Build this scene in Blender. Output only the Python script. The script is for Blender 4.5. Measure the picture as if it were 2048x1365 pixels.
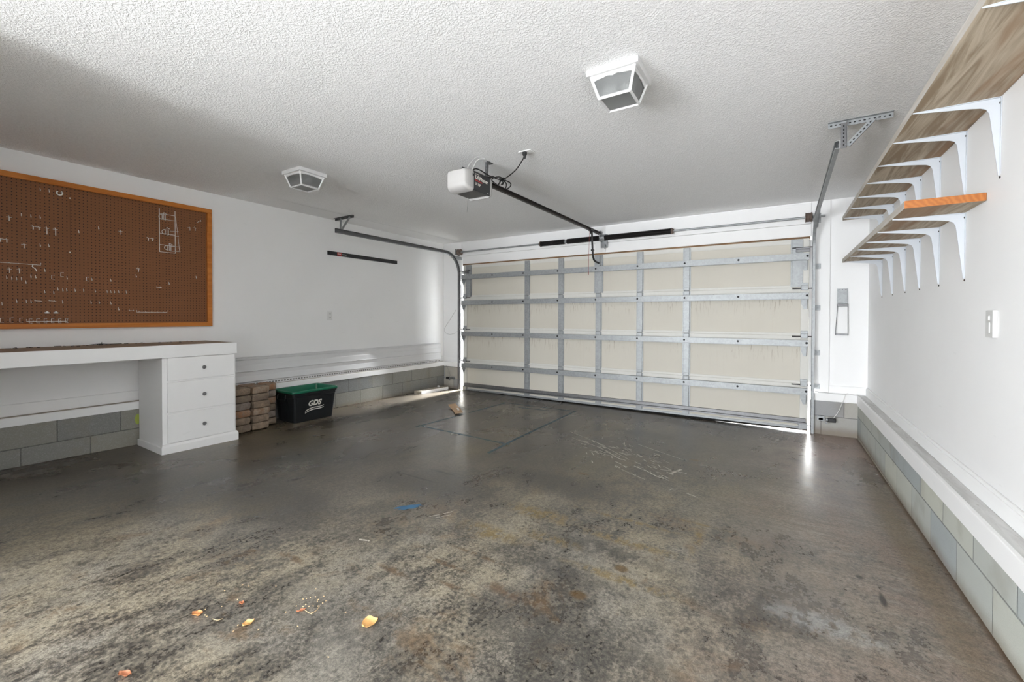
import bpy, bmesh, math, random
from math import sin, cos, pi, radians
from mathutils import Vector, Matrix

for o in list(bpy.data.objects):
    bpy.data.objects.remove(o, do_unlink=True)
S = bpy.context.scene
COL = S.collection
rnd = random.Random(7)

# ------------------------------------------------------------------ camera, world, lights, exposure
cd = bpy.data.cameras.new('camera')
cam = bpy.data.objects.new('camera', cd); COL.objects.link(cam)
yaw, pit, rol = radians(-31.94937807), radians(-0.66004473), radians(0.13891721)
f = Vector((sin(yaw)*cos(pit), cos(yaw)*cos(pit), sin(pit)))
r = Vector((cos(yaw), -sin(yaw), 0)); u = r.cross(f)
r2 = cos(rol)*r + sin(rol)*u; u2 = -sin(rol)*r + cos(rol)*u
cam.matrix_world = Matrix(((r2.x, u2.x, -f.x, 0), (r2.y, u2.y, -f.y, 0), (r2.z, u2.z, -f.z, 1.28), (0, 0, 0, 1)))
cd.sensor_width = 36; cd.lens = 856.704/2048*36
cd.shift_y = (644.697-682.5)/2048
cd.clip_start = .05
S.camera = cam

w = bpy.data.worlds.new('daylight'); S.world = w; w.use_nodes = True
bg = w.node_tree.nodes['Background']; bg.inputs[0].default_value = (.93, .97, 1, 1); bg.inputs[1].default_value = 3.0

def area(name, loc, target, sx, sy, energy, color=(1, 1, 1)):
    l = bpy.data.lights.new(name, 'AREA'); l.shape = 'RECTANGLE'; l.size = sx; l.size_y = sy
    l.energy = energy; l.color = color
    o = bpy.data.objects.new(name, l); COL.objects.link(o); o.location = loc
    o.rotation_euler = (Vector(target)-Vector(loc)).to_track_quat('-Z', 'Y').to_euler()
    return o
# daylight entering through the wide open doorway in the wall behind the camera
area('doorway_daylight', (-.88, -7.06, .80), (-.88, 5, 1.3), 3.15, 1.5, 335, (.93, .965, 1))
# fill added to lift the right wall, set in an unseen return-wall opening
area('side_opening_fill', (-2.97, -3.1, .75), (.8, .2, 1.2), 2.2, 1.4, 385, (.93, .965, 1))
# daylight in front of the closed garage door, seen only through its gaps
area('street_daylight', (1.6, 9.4, 2.4), (-2.6, 5.9, .6), 6.0, 3.6, 1300, (.95, .98, 1))
area('street_daylight', (-4.25, 9.2, 5.6), (-4.6, 5.8, .6), 1.5, 3.6, 34000, (.97, .99, 1))

S.view_settings.view_transform = 'Standard'; S.view_settings.look = 'None'
S.view_settings.gamma = 1; S.view_settings.use_curve_mapping = False
S.view_settings.exposure = 0.17
S.cycles.max_bounces = 16; S.cycles.diffuse_bounces = 12

# ------------------------------------------------------------------ helpers
ORG = {}
def fz(x, y):
    return .1155 - .0069*(x+5.02) - .0135*y

class MB:
    def __init__(s): s.b = bmesh.new()
    def face(s, vs, mi=0):
        fc = s.b.faces.new(vs); fc.material_index = mi; return fc
    def hexa(s, p, mi=0):                       # 8 points: bottom ring then top ring
        v = [s.b.verts.new(q) for q in p]
        for q in ((3, 2, 1, 0), (4, 5, 6, 7), (0, 1, 5, 4), (1, 2, 6, 5), (2, 3, 7, 6), (3, 0, 4, 7)):
            s.face([v[i] for i in q], mi)
        return s
    def box(s, x0, x1, y0, y1, z0, z1, bev=0, mi=0):
        n0 = set(s.b.edges)
        s.hexa([(x0, y0, z0), (x1, y0, z0), (x1, y1, z0), (x0, y1, z0), (x0, y0, z1), (x1, y0, z1), (x1, y1, z1), (x0, y1, z1)], mi)
        if bev:
            es = [e for e in s.b.edges if e not in n0]
            bmesh.ops.bevel(s.b, geom=es, offset=bev, segments=2, affect='EDGES', profile=.5)
        return s
    def obox(s, c, ax, ay, az, hx, hy, hz, bev=0, mi=0):  # oriented box
        c, ax, ay, az = map(Vector, (c, ax, ay, az)); ax.normalize(); ay.normalize(); az.normalize()
        n0 = set(s.b.edges)
        s.hexa([c+ax*hx*i+ay*hy*j+az*hz*k for k in (-1, 1) for i, j in ((-1, -1), (1, -1), (1, 1), (-1, 1))], mi)
        if bev:
            es = [e for e in s.b.edges if e not in n0]
            bmesh.ops.bevel(s.b, geom=es, offset=bev, segments=2, affect='EDGES', profile=.5)
        return s
    def loft(s, rings, cap0=True, cap1=True, closed=True, mi=0):
        vr = [[s.b.verts.new(p) for p in ring] for ring in rings]
        n = len(vr[0])
        for a, b in zip(vr, vr[1:]):
            for i in range(n if closed else n-1):
                s.face([a[i], a[(i+1) % n], b[(i+1) % n], b[i]], mi)
        if closed and cap0 and n > 2: s.face(list(reversed(vr[0])), mi)
        if closed and cap1 and n > 2: s.face(vr[-1], mi)
        return s
    def tube(s, pts, rad, seg=8, mi=0, cap=True):
        pts = [Vector(p) for p in pts]; rings = []; up = None
        for i, p in enumerate(pts):
            t = (pts[min(i+1, len(pts)-1)]-pts[max(i-1, 0)]).normalized()
            if up is None:
                up = Vector((0, 0, 1)) if abs(t.z) < .9 else Vector((1, 0, 0))
            a = t.cross(up)
            if a.length < 1e-6: a = t.cross(Vector((.3, 1, .2)))
            a.normalize(); b = a.cross(t).normalized(); up = b
            rr = rad[i] if isinstance(rad, (list, tuple)) else rad
            rings.append([p+a*rr*cos(2*pi*k/seg)+b*rr*sin(2*pi*k/seg) for k in range(seg)])
        return s.loft(rings, cap, cap, True, mi)
    def lathe(s, o, d, prof, seg=20, mi=0, cap=True):  # prof: (along d, radius)
        o, d = Vector(o), Vector(d).normalized()
        a = d.orthogonal().normalized(); b = d.cross(a)
        return s.loft([[o+d*t+(a*cos(2*pi*k/seg)+b*sin(2*pi*k/seg))*max(rr, 1e-5) for k in range(seg)] for t, rr in prof], cap, cap, True, mi)
    def prism(s, poly, org, ex, ey, depth, mi=0):  # planar polygon extruded along ex x ey
        org, ex, ey = map(Vector, (org, ex, ey)); n = ex.cross(ey).normalized()
        A = [org+ex*x+ey*y for x, y in poly]
        return s.loft([A, [p+n*depth for p in A]], True, True, True, mi)
    def build(s, name, mat, parent=None, smooth=False, label=None, loc=None):
        bmesh.ops.recalc_face_normals(s.b, faces=s.b.faces)
        o_ = ORG.get(parent.name, Vector()) if parent else (Vector(loc) if loc is not None else Vector())
        bmesh.ops.translate(s.b, verts=s.b.verts, vec=-o_)
        me = bpy.data.meshes.new(name); s.b.to_mesh(me); s.b.free()
        for m in (mat if isinstance(mat, (list, tuple)) else [mat]): me.materials.append(m)
        if smooth:
            for p in me.polygons: p.use_smooth = True
            me.set_sharp_from_angle(angle=radians(40))
        o = bpy.data.objects.new(name, me); COL.objects.link(o)
        if parent: o.parent = parent
        else: o.location = o_
        ORG[o.name] = o_
        if label: o['label'] = label
        return o

def thing(name, label, cat, loc=(0, 0, 0), group=None):
    o = bpy.data.objects.new(name, None); COL.objects.link(o); o.location = loc; o.empty_display_size = .05
    ORG[o.name] = Vector(loc)
    o['label'] = label; o['category'] = cat
    if group: o['group'] = group
    return o
def tag(o, label, cat, group=None, kind=None):
    o['label'] = label; o['category'] = cat
    if group: o['group'] = group
    if kind: o['kind'] = kind
    return o
def struct(o):
    o['kind'] = 'structure'; return o
def text_mesh(name, body, size, mat, parent, M, extrude=.0006, shear=0., offset=0., label=None, align='LEFT'):
    c = bpy.data.curves.new('t', 'FONT'); c.body = body; c.size = size; c.extrude = extrude; c.shear = shear; c.offset = offset
    c.align_x = align; c.resolution_u = 4
    t = bpy.data.objects.new('t', c); COL.objects.link(t)
    bpy.context.view_layer.update()
    me = bpy.data.meshes.new_from_object(t.evaluated_get(bpy.context.evaluated_depsgraph_get()))
    bpy.data.objects.remove(t); bpy.data.curves.remove(c)
    me.name = name; me.transform(M); me.transform(Matrix.Translation(-ORG[parent.name]))
    me.materials.clear(); me.materials.append(mat)
    o = bpy.data.objects.new(name, me); COL.objects.link(o); o.parent = parent; ORG[o.name] = ORG[parent.name]
    if label: o['label'] = label
    return o
def frameM(o, ex, ey):
    ex, ey = Vector(ex), Vector(ey); n = ex.cross(ey)
    return Matrix(((ex.x, ey.x, n.x, o[0]), (ex.y, ey.y, n.y, o[1]), (ex.z, ey.z, n.z, o[2]), (0, 0, 0, 1)))

# ------------------------------------------------------------------ materials
def srgb(*c):
    return tuple(((x/255)/12.92 if x/255 < .04045 else ((x/255+.055)/1.055)**2.4) for x in c)+(1,)
class NT:
    def __init__(s, name):
        s.m = bpy.data.materials.new(name); s.m.use_nodes = True; s.t = s.m.node_tree
        s.p = s.t.nodes['Principled BSDF']; s._pos = None
    def n(s, typ, **kw):
        nd = s.t.nodes.new(typ)
        for k, v in kw.items(): setattr(nd, k, v)
        return nd
    def L(s, a, b): s.t.links.new(a, b)
    def pos(s):
        if s._pos is None: s._pos = s.n('ShaderNodeNewGeometry').outputs['Position']
        return s._pos
    def obj(s): return s.n('ShaderNodeTexCoord').outputs['Object']
    def put(s, sock, v):
        if hasattr(v, 'links') or hasattr(v, 'is_linked'): s.L(v, sock)
        else: sock.default_value = v
    def math(s, op, a, b=0., c=0., clamp=False):
        nd = s.n('ShaderNodeMath', operation=op, use_clamp=clamp)
        s.put(nd.inputs[0], a); s.put(nd.inputs[1], b); s.put(nd.inputs[2], c); return nd.outputs[0]
    def map(s, v, sc=(1, 1, 1), loc=(0, 0, 0), rot=(0, 0, 0)):
        nd = s.n('ShaderNodeMapping'); s.L(v, nd.inputs[0]); nd.inputs['Scale'].default_value = sc
        nd.inputs['Location'].default_value = loc; nd.inputs['Rotation'].default_value = rot; return nd.outputs[0]
    def noise(s, v, scale, detail=4, rough=.55, dist=0.):
        nd = s.n('ShaderNodeTexNoise'); s.L(v, nd.inputs['Vector']); nd.inputs['Scale'].default_value = scale
        nd.inputs['Detail'].default_value = detail; nd.inputs['Roughness'].default_value = rough; nd.inputs['Distortion'].default_value = dist
        return nd.outputs['Fac']
    def ramp(s, v, a, b, lo=0., hi=1.):
        nd = s.n('ShaderNodeMapRange', interpolation_type='SMOOTHSTEP'); s.put(nd.inputs['Value'], v)
        for k, x in (('From Min', a), ('From Max', b), ('To Min', lo), ('To Max', hi)): nd.inputs[k].default_value = x
        return nd.outputs['Result']
    def mix(s, fac, a, b, mode='MIX'):
        nd = s.n('ShaderNodeMix', data_type='RGBA', blend_type=mode)
        s.put(nd.inputs['Factor'], fac); s.put(nd.inputs['A'], a) if False else None
        s.put(nd.inputs[6], a); s.put(nd.inputs[7], b); return nd.outputs[2]
    def sep(s, v):
        nd = s.n('ShaderNodeSeparateXYZ'); s.L(v, nd.inputs[0]); return nd.outputs
    def comb(s, x=0., y=0., z=0.):
        nd = s.n('ShaderNodeCombineXYZ'); s.put(nd.inputs[0], x); s.put(nd.inputs[1], y); s.put(nd.inputs[2], z); return nd.outputs[0]
    def bump(s, h, strength, dist=.01):
        nd = s.n('ShaderNodeBump'); s.L(h, nd.inputs['Height']); nd.inputs['Strength'].default_value = strength; nd.inputs['Distance'].default_value = dist
        s.L(nd.outputs[0], s.p.inputs['Normal']); return nd
    def done(s, col=None, rough=None, metal=None, spec=None):
        if col is not None: s.put(s.p.inputs['Base Color'], col)
        if rough is not None: s.put(s.p.inputs['Roughness'], rough)
        if metal is not None: s.put(s.p.inputs['Metallic'], metal)
        if spec is not None: s.put(s.p.inputs['Specular IOR Level'], spec)
        return s.m

def plain(name, col, rough=.5, metal=0., var=.08, scale=30., spec=.5):
    t = NT(name); nz = t.noise(t.pos(), scale, 3)
    lo = tuple(c*(1-var) for c in col[:3])+(1,); hi = tuple(min(1, c*(1+var)) for c in col[:3])+(1,)
    return t.done(t.mix(nz, lo, hi), rough, metal, spec)

def m_wall(name, base=(.89, .89, .89), marks=True):
    t = NT(name); P = t.pos()
    n1 = t.noise(P, .9, 3); n2 = t.noise(P, 7, 4)
    c = t.mix(t.ramp(n1, .3, .7), tuple(x*.965 for x in base)+(1,), tuple(x for x in base)+(1,))
    if marks:                                   # sparse scuffs and nail marks
        v = t.n('ShaderNodeTexVoronoi'); t.L(P, v.inputs['Vector']); v.inputs['Scale'].default_value = 2.6
        sp = t.ramp(v.outputs['Distance'], .010, .022, 1, 0)
        sc = t.math('MULTIPLY', t.ramp(t.noise(t.map(P, (3, 3, 22)), 1.3, 5, .6), .66, .76), .16)
        c = t.mix(t.math('MULTIPLY', sp, .45), c, (.36, .34, .32, 1)); c = t.mix(sc, c, (.5, .49, .48, 1))
    t.bump(n2, .08, .004)
    return t.done(c, .55, 0, .35)
M = {}
M['wall'] = m_wall('white wall paint')
M['trim'] = m_wall('white trim paint', (.89, .89, .89))
M['white'] = plain('white enamel', (.72, .72, .72, 1), .4, 0, .02)
M['white_plastic'] = plain('white plastic', (.76, .76, .75, 1), .35, 0, .02)
M['bracket_white'] = plain('white coated steel', (.53, .56, .60, 1), .4, 0, .02)

def m_dusty():
    t = NT('dusty painted ledge'); P = t.pos()
    n = t.noise(t.map(P, (9, 1, 1)), 2.2, 6, .7, .5); v = t.noise(P, 55, 4, .7)
    c = t.mix(t.ramp(n, .35, .65), (.70, .70, .69, 1), (.56, .555, .545, 1)); c = t.mix(t.math('MULTIPLY', t.ramp(v, .62, .72), .6), c, (.25, .23, .20, 1))
    return t.done(c, .75, 0, .2)
M['dusty'] = m_dusty()
M['grime'] = plain('brown grime on ledge', (.50, .45, .38, 1), .8, 0, .25, 6)
def m_ceiling():
    t = NT('stippled ceiling'); P = t.pos()
    v = t.noise(P, 85, 3, .6, .4); v2 = t.noise(P, 40, 2, .5)
    h = t.math('ADD', t.ramp(v, .42, .62), t.math('MULTIPLY', v2, .7))
    x, y, z = t.sep(P)
    smooth = t.math('MULTIPLY', t.ramp(x, -4.70, -4.66, 1, 0), t.ramp(y, 2.3, 3.3))   # strip scraped flat beside the wall
    tex = t.math('SUBTRACT', 1., t.math('MULTIPLY', smooth, .93))
    b = t.bump(t.math('MULTIPLY', h, tex), .5, .006)
    c = t.mix(t.math('MULTIPLY', t.ramp(v, .35, .6), tex), (.86, .86, .86, 1), (.92, .92, .92, 1))
    c = t.mix(smooth, c, (.83, .83, .83, 1))
    crack = t.math('MULTIPLY', t.ramp(t.math('ABSOLUTE', t.math('ADD', x, 4.735)), .002, .005, 1, 0), t.ramp(y, 2.6, 2.9))
    c = t.mix(t.math('MULTIPLY', crack, .6), c, (.35, .34, .33, 1))
    return t.done(c, .85, 0, .2)
M['ceiling'] = m_ceiling()

def m_block(name, axis, z0, tint=(.30, .30, .29), spot=False):
    t = NT(name); P = t.pos(); x, y, z = t.sep(P)
    uu = y if axis == 'y' else x
    br = t.n('ShaderNodeTexBrick'); t.L(t.comb(uu, t.math('SUBTRACT', z, z0-2.03)), br.inputs['Vector'])
    br.offset = .5; br.inputs['Scale'].default_value = 1; br.inputs['Brick Width'].default_value = .4; br.inputs['Row Height'].default_value = .203
    br.inputs['Mortar Size'].default_value = .005; br.inputs['Mortar Smooth'].default_value = .6; br.inputs['Bias'].default_value = 0
    br.inputs['Color1'].default_value = (tint[0]*.80, tint[1]*.84, tint[2]*.90, 1); br.inputs['Color2'].default_value = (tint[0]*1.16, tint[1]*1.14, tint[2]*1.04, 1)
    br.inputs['Mortar'].default_value = tuple(c*.55 for c in tint)+(1,)
    g = t.noise(P, 120, 4, .7); g2 = t.noise(P, 4, 4)
    c = t.mix(t.math('MULTIPLY', t.ramp(g, .45, .75), .35), br.outputs['Color'], (.48, .48, .46, 1))
    c = t.mix(t.math('MULTIPLY', t.ramp(g2, .5, .7), .3), c, (.25, .22, .17, 1))
    low = t.math('MULTIPLY', t.ramp(t.math('ADD', z, t.math('MULTIPLY', t.noise(P, 9, 4), .05)), .05, .15, 1, 0), .6)
    c = t.mix(low, c, (.20, .15, .10, 1))
    if spot:
        d = t.math('ADD', t.math('POWER', t.math('DIVIDE', t.math('SUBTRACT', y, 1.52), .022), 2.), t.math('POWER', t.math('DIVIDE', t.math('SUBTRACT', z, .33), .05), 2.))
        c = t.mix(t.ramp(d, .7, 1.1, .8, 0), c, (.42, .50, .06, 1))
    h = t.math('SUBTRACT', t.math('MULTIPLY', g, .35), t.math('MULTIPLY', br.outputs['Fac'], 1.))
    t.bump(h, .6, .006)
    return t.done(c, .85, 0, .2)
M['block_left'] = m_block('grey concrete block', 'y', .247, (.245, .24, .23), True)
M['block_right'] = m_block('pale concrete block', 'y', .235, (.45, .47, .45))
M['block_far'] = m_block('concrete block beside the door', 'x', .205, (.40, .39, .38))

def m_floor():
    t = NT('stained sealed concrete'); P = t.pos(); x, y, z = t.sep(P)
    N = t.noise
    Py = t.map(P, (1, .55, 1))
    warp = t.math('MULTIPLY', t.math('SUBTRACT', N(P, 2.2, 4), .5), 1.5)
    big = N(Py, .85, 5, .6, .3); mid = N(t.map(Py, (1, 1, 1), (4, 2, 0)), 2.1, 6, .65, .5); fine = N(Py, 24, 5, .7); fine2 = N(P, 60, 4, .7)
    grit = N(P, 120, 3, .7); s1 = N(t.map(Py, (1, 1, 1), (7, 3, 0)), 7.5, 6, .68, .4)
    streak = N(t.map(P, (7, .8, 1)), 1.3, 5, .62, .4)
    c = t.mix(t.ramp(big, .35, .66), (.050, .041, .032, 1), (.094, .077, .059, 1))
    c = t.mix(t.math('MULTIPLY', t.ramp(mid, .46, .70), .55), c, (.145, .122, .092, 1))
    c = t.mix(t.math('MULTIPLY', t.ramp(N(t.map(Py, (1, 1, 1), (9, 5, 0)), 1.5, 5, .6, .4), .50, .66), .50), c, (.150, .122, .070, 1))
    c = t.mix(t.math('MULTIPLY', t.ramp(N(t.map(Py, (1, 1, 1), (2, 8, 0)), 1.1, 5, .6, .4), .52, .66), .45), c, (.050, .050, .046, 1))
    c = t.mix(t.math('MULTIPLY', t.ramp(fine, .46, .66), .28), c, (.145, .122, .092, 1))
    c = t.mix(t.math('MULTIPLY', t.ramp(streak, .52, .66), .35), c, (.055, .051, .046, 1))
    # worn, mottled light concrete; its slanted edge also paints in the wall's shadow
    near = t.ramp(t.math('ADD', t.math('SUBTRACT', y, t.math('MULTIPLY', t.math('MINIMUM', t.math('ADD', x, 1.0), .3), .9)), warp), 1.7, 4.4, 1, 0)
    m0 = t.math('ADD', t.math('ADD', t.math('MULTIPLY', s1, .5), t.math('MULTIPLY', fine, .30)), t.math('MULTIPLY', fine2, .20))
    m0 = t.math('ADD', m0, t.math('MULTIPLY', t.math('SUBTRACT', mid, .5), .45))
    patch = t.ramp(m0, .40, .58)
    rusty = t.math('MULTIPLY', t.ramp(N(t.map(P, (1, 1, 1), (3, 1, 0)), 2.6, 6, .7, .5), .54, .68), .6)
    lt = t.mix(t.ramp(N(P, 1.7, 4), .4, .62), (.300, .258, .188, 1), (.225, .208, .180, 1))
    lt = t.mix(t.math('MULTIPLY', t.ramp(grit, .38, .66), .35), lt, (.38, .345, .27, 1))
    dk = t.mix(t.ramp(fine2, .4, .6), (.066, .061, .054, 1), (.125, .110, .088, 1))
    c = t.mix(t.math('MULTIPLY', near, .95), c, t.mix(patch, dk, lt))
    c = t.mix(t.math('MULTIPLY', near, rusty), c, (.170, .105, .052, 1))
    right = t.ramp(t.math('ADD', x, t.math('MULTIPLY', warp, .5)), -.55, .30)
    rc = t.mix(t.ramp(N(P, 1.3, 4), .4, .6), (.240, .185, .155, 1), (.285, .240, .200, 1))
    xs = N(t.map(P, (1.1, 5.5, 1), (5, 2, 0), (0, 0, radians(-8))), 2.6, 6, .7, .6)
    rc = t.mix(t.math('MULTIPLY', t.ramp(xs, .46, .60), .55), rc, (.135, .122, .108, 1))
    rc = t.mix(t.math('MULTIPLY', t.ramp(N(t.map(P, (1.1, 5, 1), (1, 7, 0)), 3.2, 6, .7, .6), .54, .66), .5), rc, (.36, .325, .285, 1))
    c = t.mix(t.math('MULTIPLY', right, t.math('ADD', .35, t.math('MULTIPLY', t.ramp(m0, .40, .58), .55))), c, rc)
    c = t.mix(t.math('MULTIPLY', t.math('MULTIPLY', t.ramp(x, -.1, .5), t.ramp(y, 4.0, 5.3)), .55), c, (.40, .29, .25, 1))
    spk = t.math('MULTIPLY', t.ramp(fine, .60, .70), t.ramp(N(P, 5, 3), .42, .6))
    c = t.mix(t.math('MULTIPLY', spk, t.math('ADD', .05, t.math('MULTIPLY', near, .42))), c, (.050, .047, .042, 1))
    sp2 = t.n('ShaderNodeTexVoronoi'); t.L(t.map(P, (1, .8, 1)), sp2.inputs['Vector']); sp2.inputs['Scale'].default_value = 26
    pits = t.math('MULTIPLY', t.ramp(t.math('ADD', sp2.outputs['Distance'], t.math('MULTIPLY', fine2, .35)), .30, .42, 1, 0), t.ramp(mid, .40, .60))
    c = t.mix(t.math('MULTIPLY', pits, t.math('ADD', .15, t.math('MULTIPLY', near, .45))), c, (.062, .057, .050, 1))
    def blob(cx, cy, rx, ry, ang, col, k, soft=.6, nscale=6, namp=.9, flt=None):
        nonlocal c
        v = t.map(t.comb(x, y, 0.), (1, 1, 1), (-cx, -cy, 0)); v = t.map(v, (1/rx, 1/ry, 1), (0, 0, 0), (0, 0, radians(-ang)))
        ln = t.n('ShaderNodeVectorMath', operation='LENGTH'); t.L(v, ln.inputs[0])
        d = t.math('ADD', ln.outputs['Value'], t.math('MULTIPLY', t.math('SUBTRACT', N(P, nscale, 5, .65), .5), namp))
        m = t.ramp(d, 1-soft, 1.0, k, 0)
        if flt is not None: m = t.math('MULTIPLY', m, flt)
        c = t.mix(m, c, col)
    sf = t.ramp(fine, .40, .56)
    DK = (.045, .042, .038, 1); BR = (.12, .07, .025, 1); YE = (.21, .145, .050, 1); RU = (.11, .058, .026, 1)
    # soft dark fields
    blob(-2.15, 2.35, .60, .40, 30, DK, .62, .7, 4, 1.3); blob(-1.35, 2.85, .75, .28, -12, DK, .5, .8, 4, 1.3)
    blob(-2.75, 1.55, .9, .35, 20, DK, .62, .7, 4); blob(-3.6, 1.25, .9, .5, 25, DK, .55, .8, 3)
    blob(-1.2, 4.65, .42, .16, -4, DK, .7, .6, 4); blob(-.55, 1.35, .6, .35, 20, DK, .65, .6, 5, 1., sf)
    blob(-.75, 2.15, .5, .10, -12, DK, .6, .6, 6, 1., sf); blob(-.95, 1.85, .55, .09, -14, DK, .55, .6, 6, 1., sf)
    blob(-.1, 2.05, .35, .22, 30, DK, .65, .6, 6, 1.2, sf); blob(-1.5, 1.05, .6, .3, 30, DK, .4, .8, 5, 1., sf)
    # ochre overspray in long bars
    for a in ((-.80, 2.56, .46, .028, 3), (-.72, 2.30, .48, .055, -9), (-.62, 1.95, .40, .045, -8), (-.375, 2.55, .035, .26, 0), (-1.25, 2.35, .34, .11, 55), (-1.38, 1.98, .30, .10, 62), (-.36, 2.75, .26, .02, 4), (-1.05, 2.1, .25, .07, -20)):
        blob(*a, YE, .72, .8, 9, .8, sf)
    for a in ((-1.38, 1.60, .20, .022, 35), (-1.2, 1.48, .22, .02, -25), (-1.02, 1.58, .16, .05, 50), (-1.55, 1.42, .14, .03, 30), (-2.05, 1.22, .16, .03, 20), (-1.3, 1.75, .22, .02, 40)):
        blob(*a, RU, .7, .8, 10, .9, sf)
    for a in ((-.735, 1.735, .05, .04, 20), (-.64, 2.04, .045, .035, 0), (-1.3, 3.15, .06, .03, 0), (-.62, 4.02, .06, .03, 0)):
        blob(*a, BR, .85, .5, 12, .6)
    for a in ((.335, 2.60, .022, .022, 0), (.395, 2.44, .016, .085, 25), (-2.31, 2.36, .30, .014, 62), (-2.22, 2.55, .16, .02, 60), (-.92, 4.05, .10, .022, -25), (.12, 4.55, .07, .035, 0)):
        blob(*a, (.035, .03, .026, 1), .9, .6, 12, .7)
    blob(.15, 2.1, .28, .10, 40, (.34, .335, .32, 1), .7, .7, 14, 1.3, sf)
    blob(.35, 4.9, .22, .3, 10, (.45, .35, .31, 1), .5, .8, 5)
    blob(.60, 3.0, .10, 2.0, 0, (.19, .14, .085, 1), .6, .8, 5, .8)
    gr = t.ramp(t.math('ADD', t.math('MULTIPLY', N(P, 210, 3, .7), .5), t.math('MULTIPLY', fine2, .5)), .36, .64, .70, 1.32)
    gc = t.n('ShaderNodeVectorMath', operation='SCALE'); t.L(c, gc.inputs[0]); t.L(gr, gc.inputs['Scale']); c = gc.outputs[0]
    # rust brown seam where slab meets the block
    edge = t.math('MULTIPLY', t.ramp(t.math('ADD', x, t.math('MULTIPLY', t.math('SUBTRACT', N(P, 18, 4), .5), .02)), .685, .712), .85)
    c = t.mix(edge, c, (.10, .055, .025, 1))
    edge2 = t.math('MULTIPLY', t.ramp(t.math('ADD', x, t.math('MULTIPLY', t.math('SUBTRACT', N(P, 14, 4), .5), .03)), -5.0, -4.955, 1, 0), .8)
    c = t.mix(edge2, c, (.07, .045, .028, 1))
    rg = t.math('ADD', t.math('MULTIPLY', t.math('MULTIPLY', near, patch), .30), t.math('ADD', .20, t.math('MULTIPLY', mid, .16)))
    t.bump(t.math('MULTIPLY', t.math('ADD', t.math('MULTIPLY', fine, .5), t.math('MULTIPLY', grit, .25)), t.math('ADD', .15, near)), .14, .004)
    return t.done(c, rg, 0, .5)
M['floor'] = m_floor()

def m_galv(name, base=(.33, .343, .35), rough=.5, metal=.55):
    t = NT(name); P = t.pos(); v = t.n('ShaderNodeTexVoronoi'); t.L(P, v.inputs['Vector']); v.inputs['Scale'].default_value = 55
    n = t.noise(P, 4, 4)
    k = t.math('ADD', t.math('MULTIPLY', t.sep(v.outputs['Color'])[0], .5), t.math('MULTIPLY', n, .5))
    c = t.mix(k, tuple(x*.82 for x in base)+(1,), tuple(min(1, x*1.15) for x in base)+(1,))
    c = t.mix(t.math('MULTIPLY', t.ramp(t.noise(P, 38, 4, .7), .66, .74), .5), c, (.2, .2, .2, 1))
    return t.done(c, rough, metal, .5)
M['galv'] = m_galv('galvanized steel'); M['galv_dark'] = m_galv('dull steel', (.20, .20, .205), .45, .7)
M['black_metal'] = plain('black steel', (.022, .020, .020, 1), .4, .3, .2)
M['brown_metal'] = plain('dark bronze rail', (.030, .022, .018, 1), .42, .4, .2)
M['rusty'] = m_galv('rusty cast drum', (.16, .12, .10), .6, .5)
M['rubber'] = plain('black rubber', (.018, .018, .018, 1), .6, 0, .2)
M['black_plastic'] = plain('black plastic', (.012, .012, .013, 1), .35, 0, .15)
M['cord'] = plain('black cord', (.012, .012, .012, 1), .5)
M['red_cord'] = plain('faded red cord', (.30, .06, .06, 1), .7)
M['wire'] = plain('thin grey wire', (.22, .22, .21, 1), .5)
M['white_wire'] = plain('white bell wire', (.72, .72, .70, 1), .5)
M['hole'] = plain('dark hole', (.012, .012, .012, 1), .8)
M['screw'] = plain('dark screw head', (.05, .045, .04, 1), .5, .5)

def m_panel():
    t = NT('cream door panel'); P = t.pos(); x, y, z = t.sep(P)
    n = t.noise(P, 2.2, 4)
    c = t.mix(n, (.57, .54, .47, 1), (.62, .59, .52, 1))
    st = t.noise(t.map(P, (60, 1, 5.5)), 1, 4, .65)
    reg = t.math('MULTIPLY', t.ramp(t.noise(t.map(P, (1, 1, 1.4)), 1.7, 3), .36, .54), t.ramp(t.math('FRACT', t.math('DIVIDE', t.math('SUBTRACT', z, .008), .538)), .35, .9))
    c = t.mix(t.math('MULTIPLY', t.math('MULTIPLY', t.ramp(st, .55, .64), t.math('MULTIPLY', reg, t.math('MULTIPLY', t.ramp(z, .53, .56), t.ramp(z, 1.60, 1.62, 1, 0)))), .7), c, (.21, .15, .09, 1))
    c = t.mix(t.math('MULTIPLY', t.ramp(t.noise(t.map(P, (28, 1, .8)), 1, 3), .55, .75), .05), c, (.40, .31, .19, 1))
    return t.done(c, .55, 0, .3)
M['panel'] = m_panel()
M['panel_trim'] = plain('pale door rail', (.64, .63, .59, 1), .5, 0, .04)

def m_wood(name, a, b, axis=1, scale=1., rough=.6, knots=True, dark=None):
    t = NT(name); P = t.pos()
    sc = [16*scale]*3; sc[axis] = 1.1*scale
    g = t.noise(t.map(P, tuple(sc)), 1, 6, .62, 1.4)
    big = t.noise(t.map(P, tuple(x*.28 for x in sc)), 1, 4, .6, 1.)
    c = t.mix(t.ramp(g, .34, .66), a, b)
    if dark: c = t.mix(t.math('MULTIPLY', t.ramp(big, .50, .68), .75), c, dark)
    if knots:
        ks = [3.2]*3; ks[axis] = 1.6
        v = t.n('ShaderNodeTexVoronoi'); t.L(t.map(P, tuple(ks)), v.inputs['Vector']); v.inputs['Scale'].default_value = 1
        c = t.mix(t.ramp(v.outputs['Distance'], .03, .10, .7, 0), c, tuple(x*.4 for x in a[:3])+(1,))
    t.bump(g, .15, .003)
    return t.done(c, rough, 0, .3)
M['shelf'] = m_wood('weathered shelf board', (.30, .225, .15, 1), (.56, .48, .37, 1), 1, 1., .65, True, (.27, .14, .06, 1))
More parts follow.
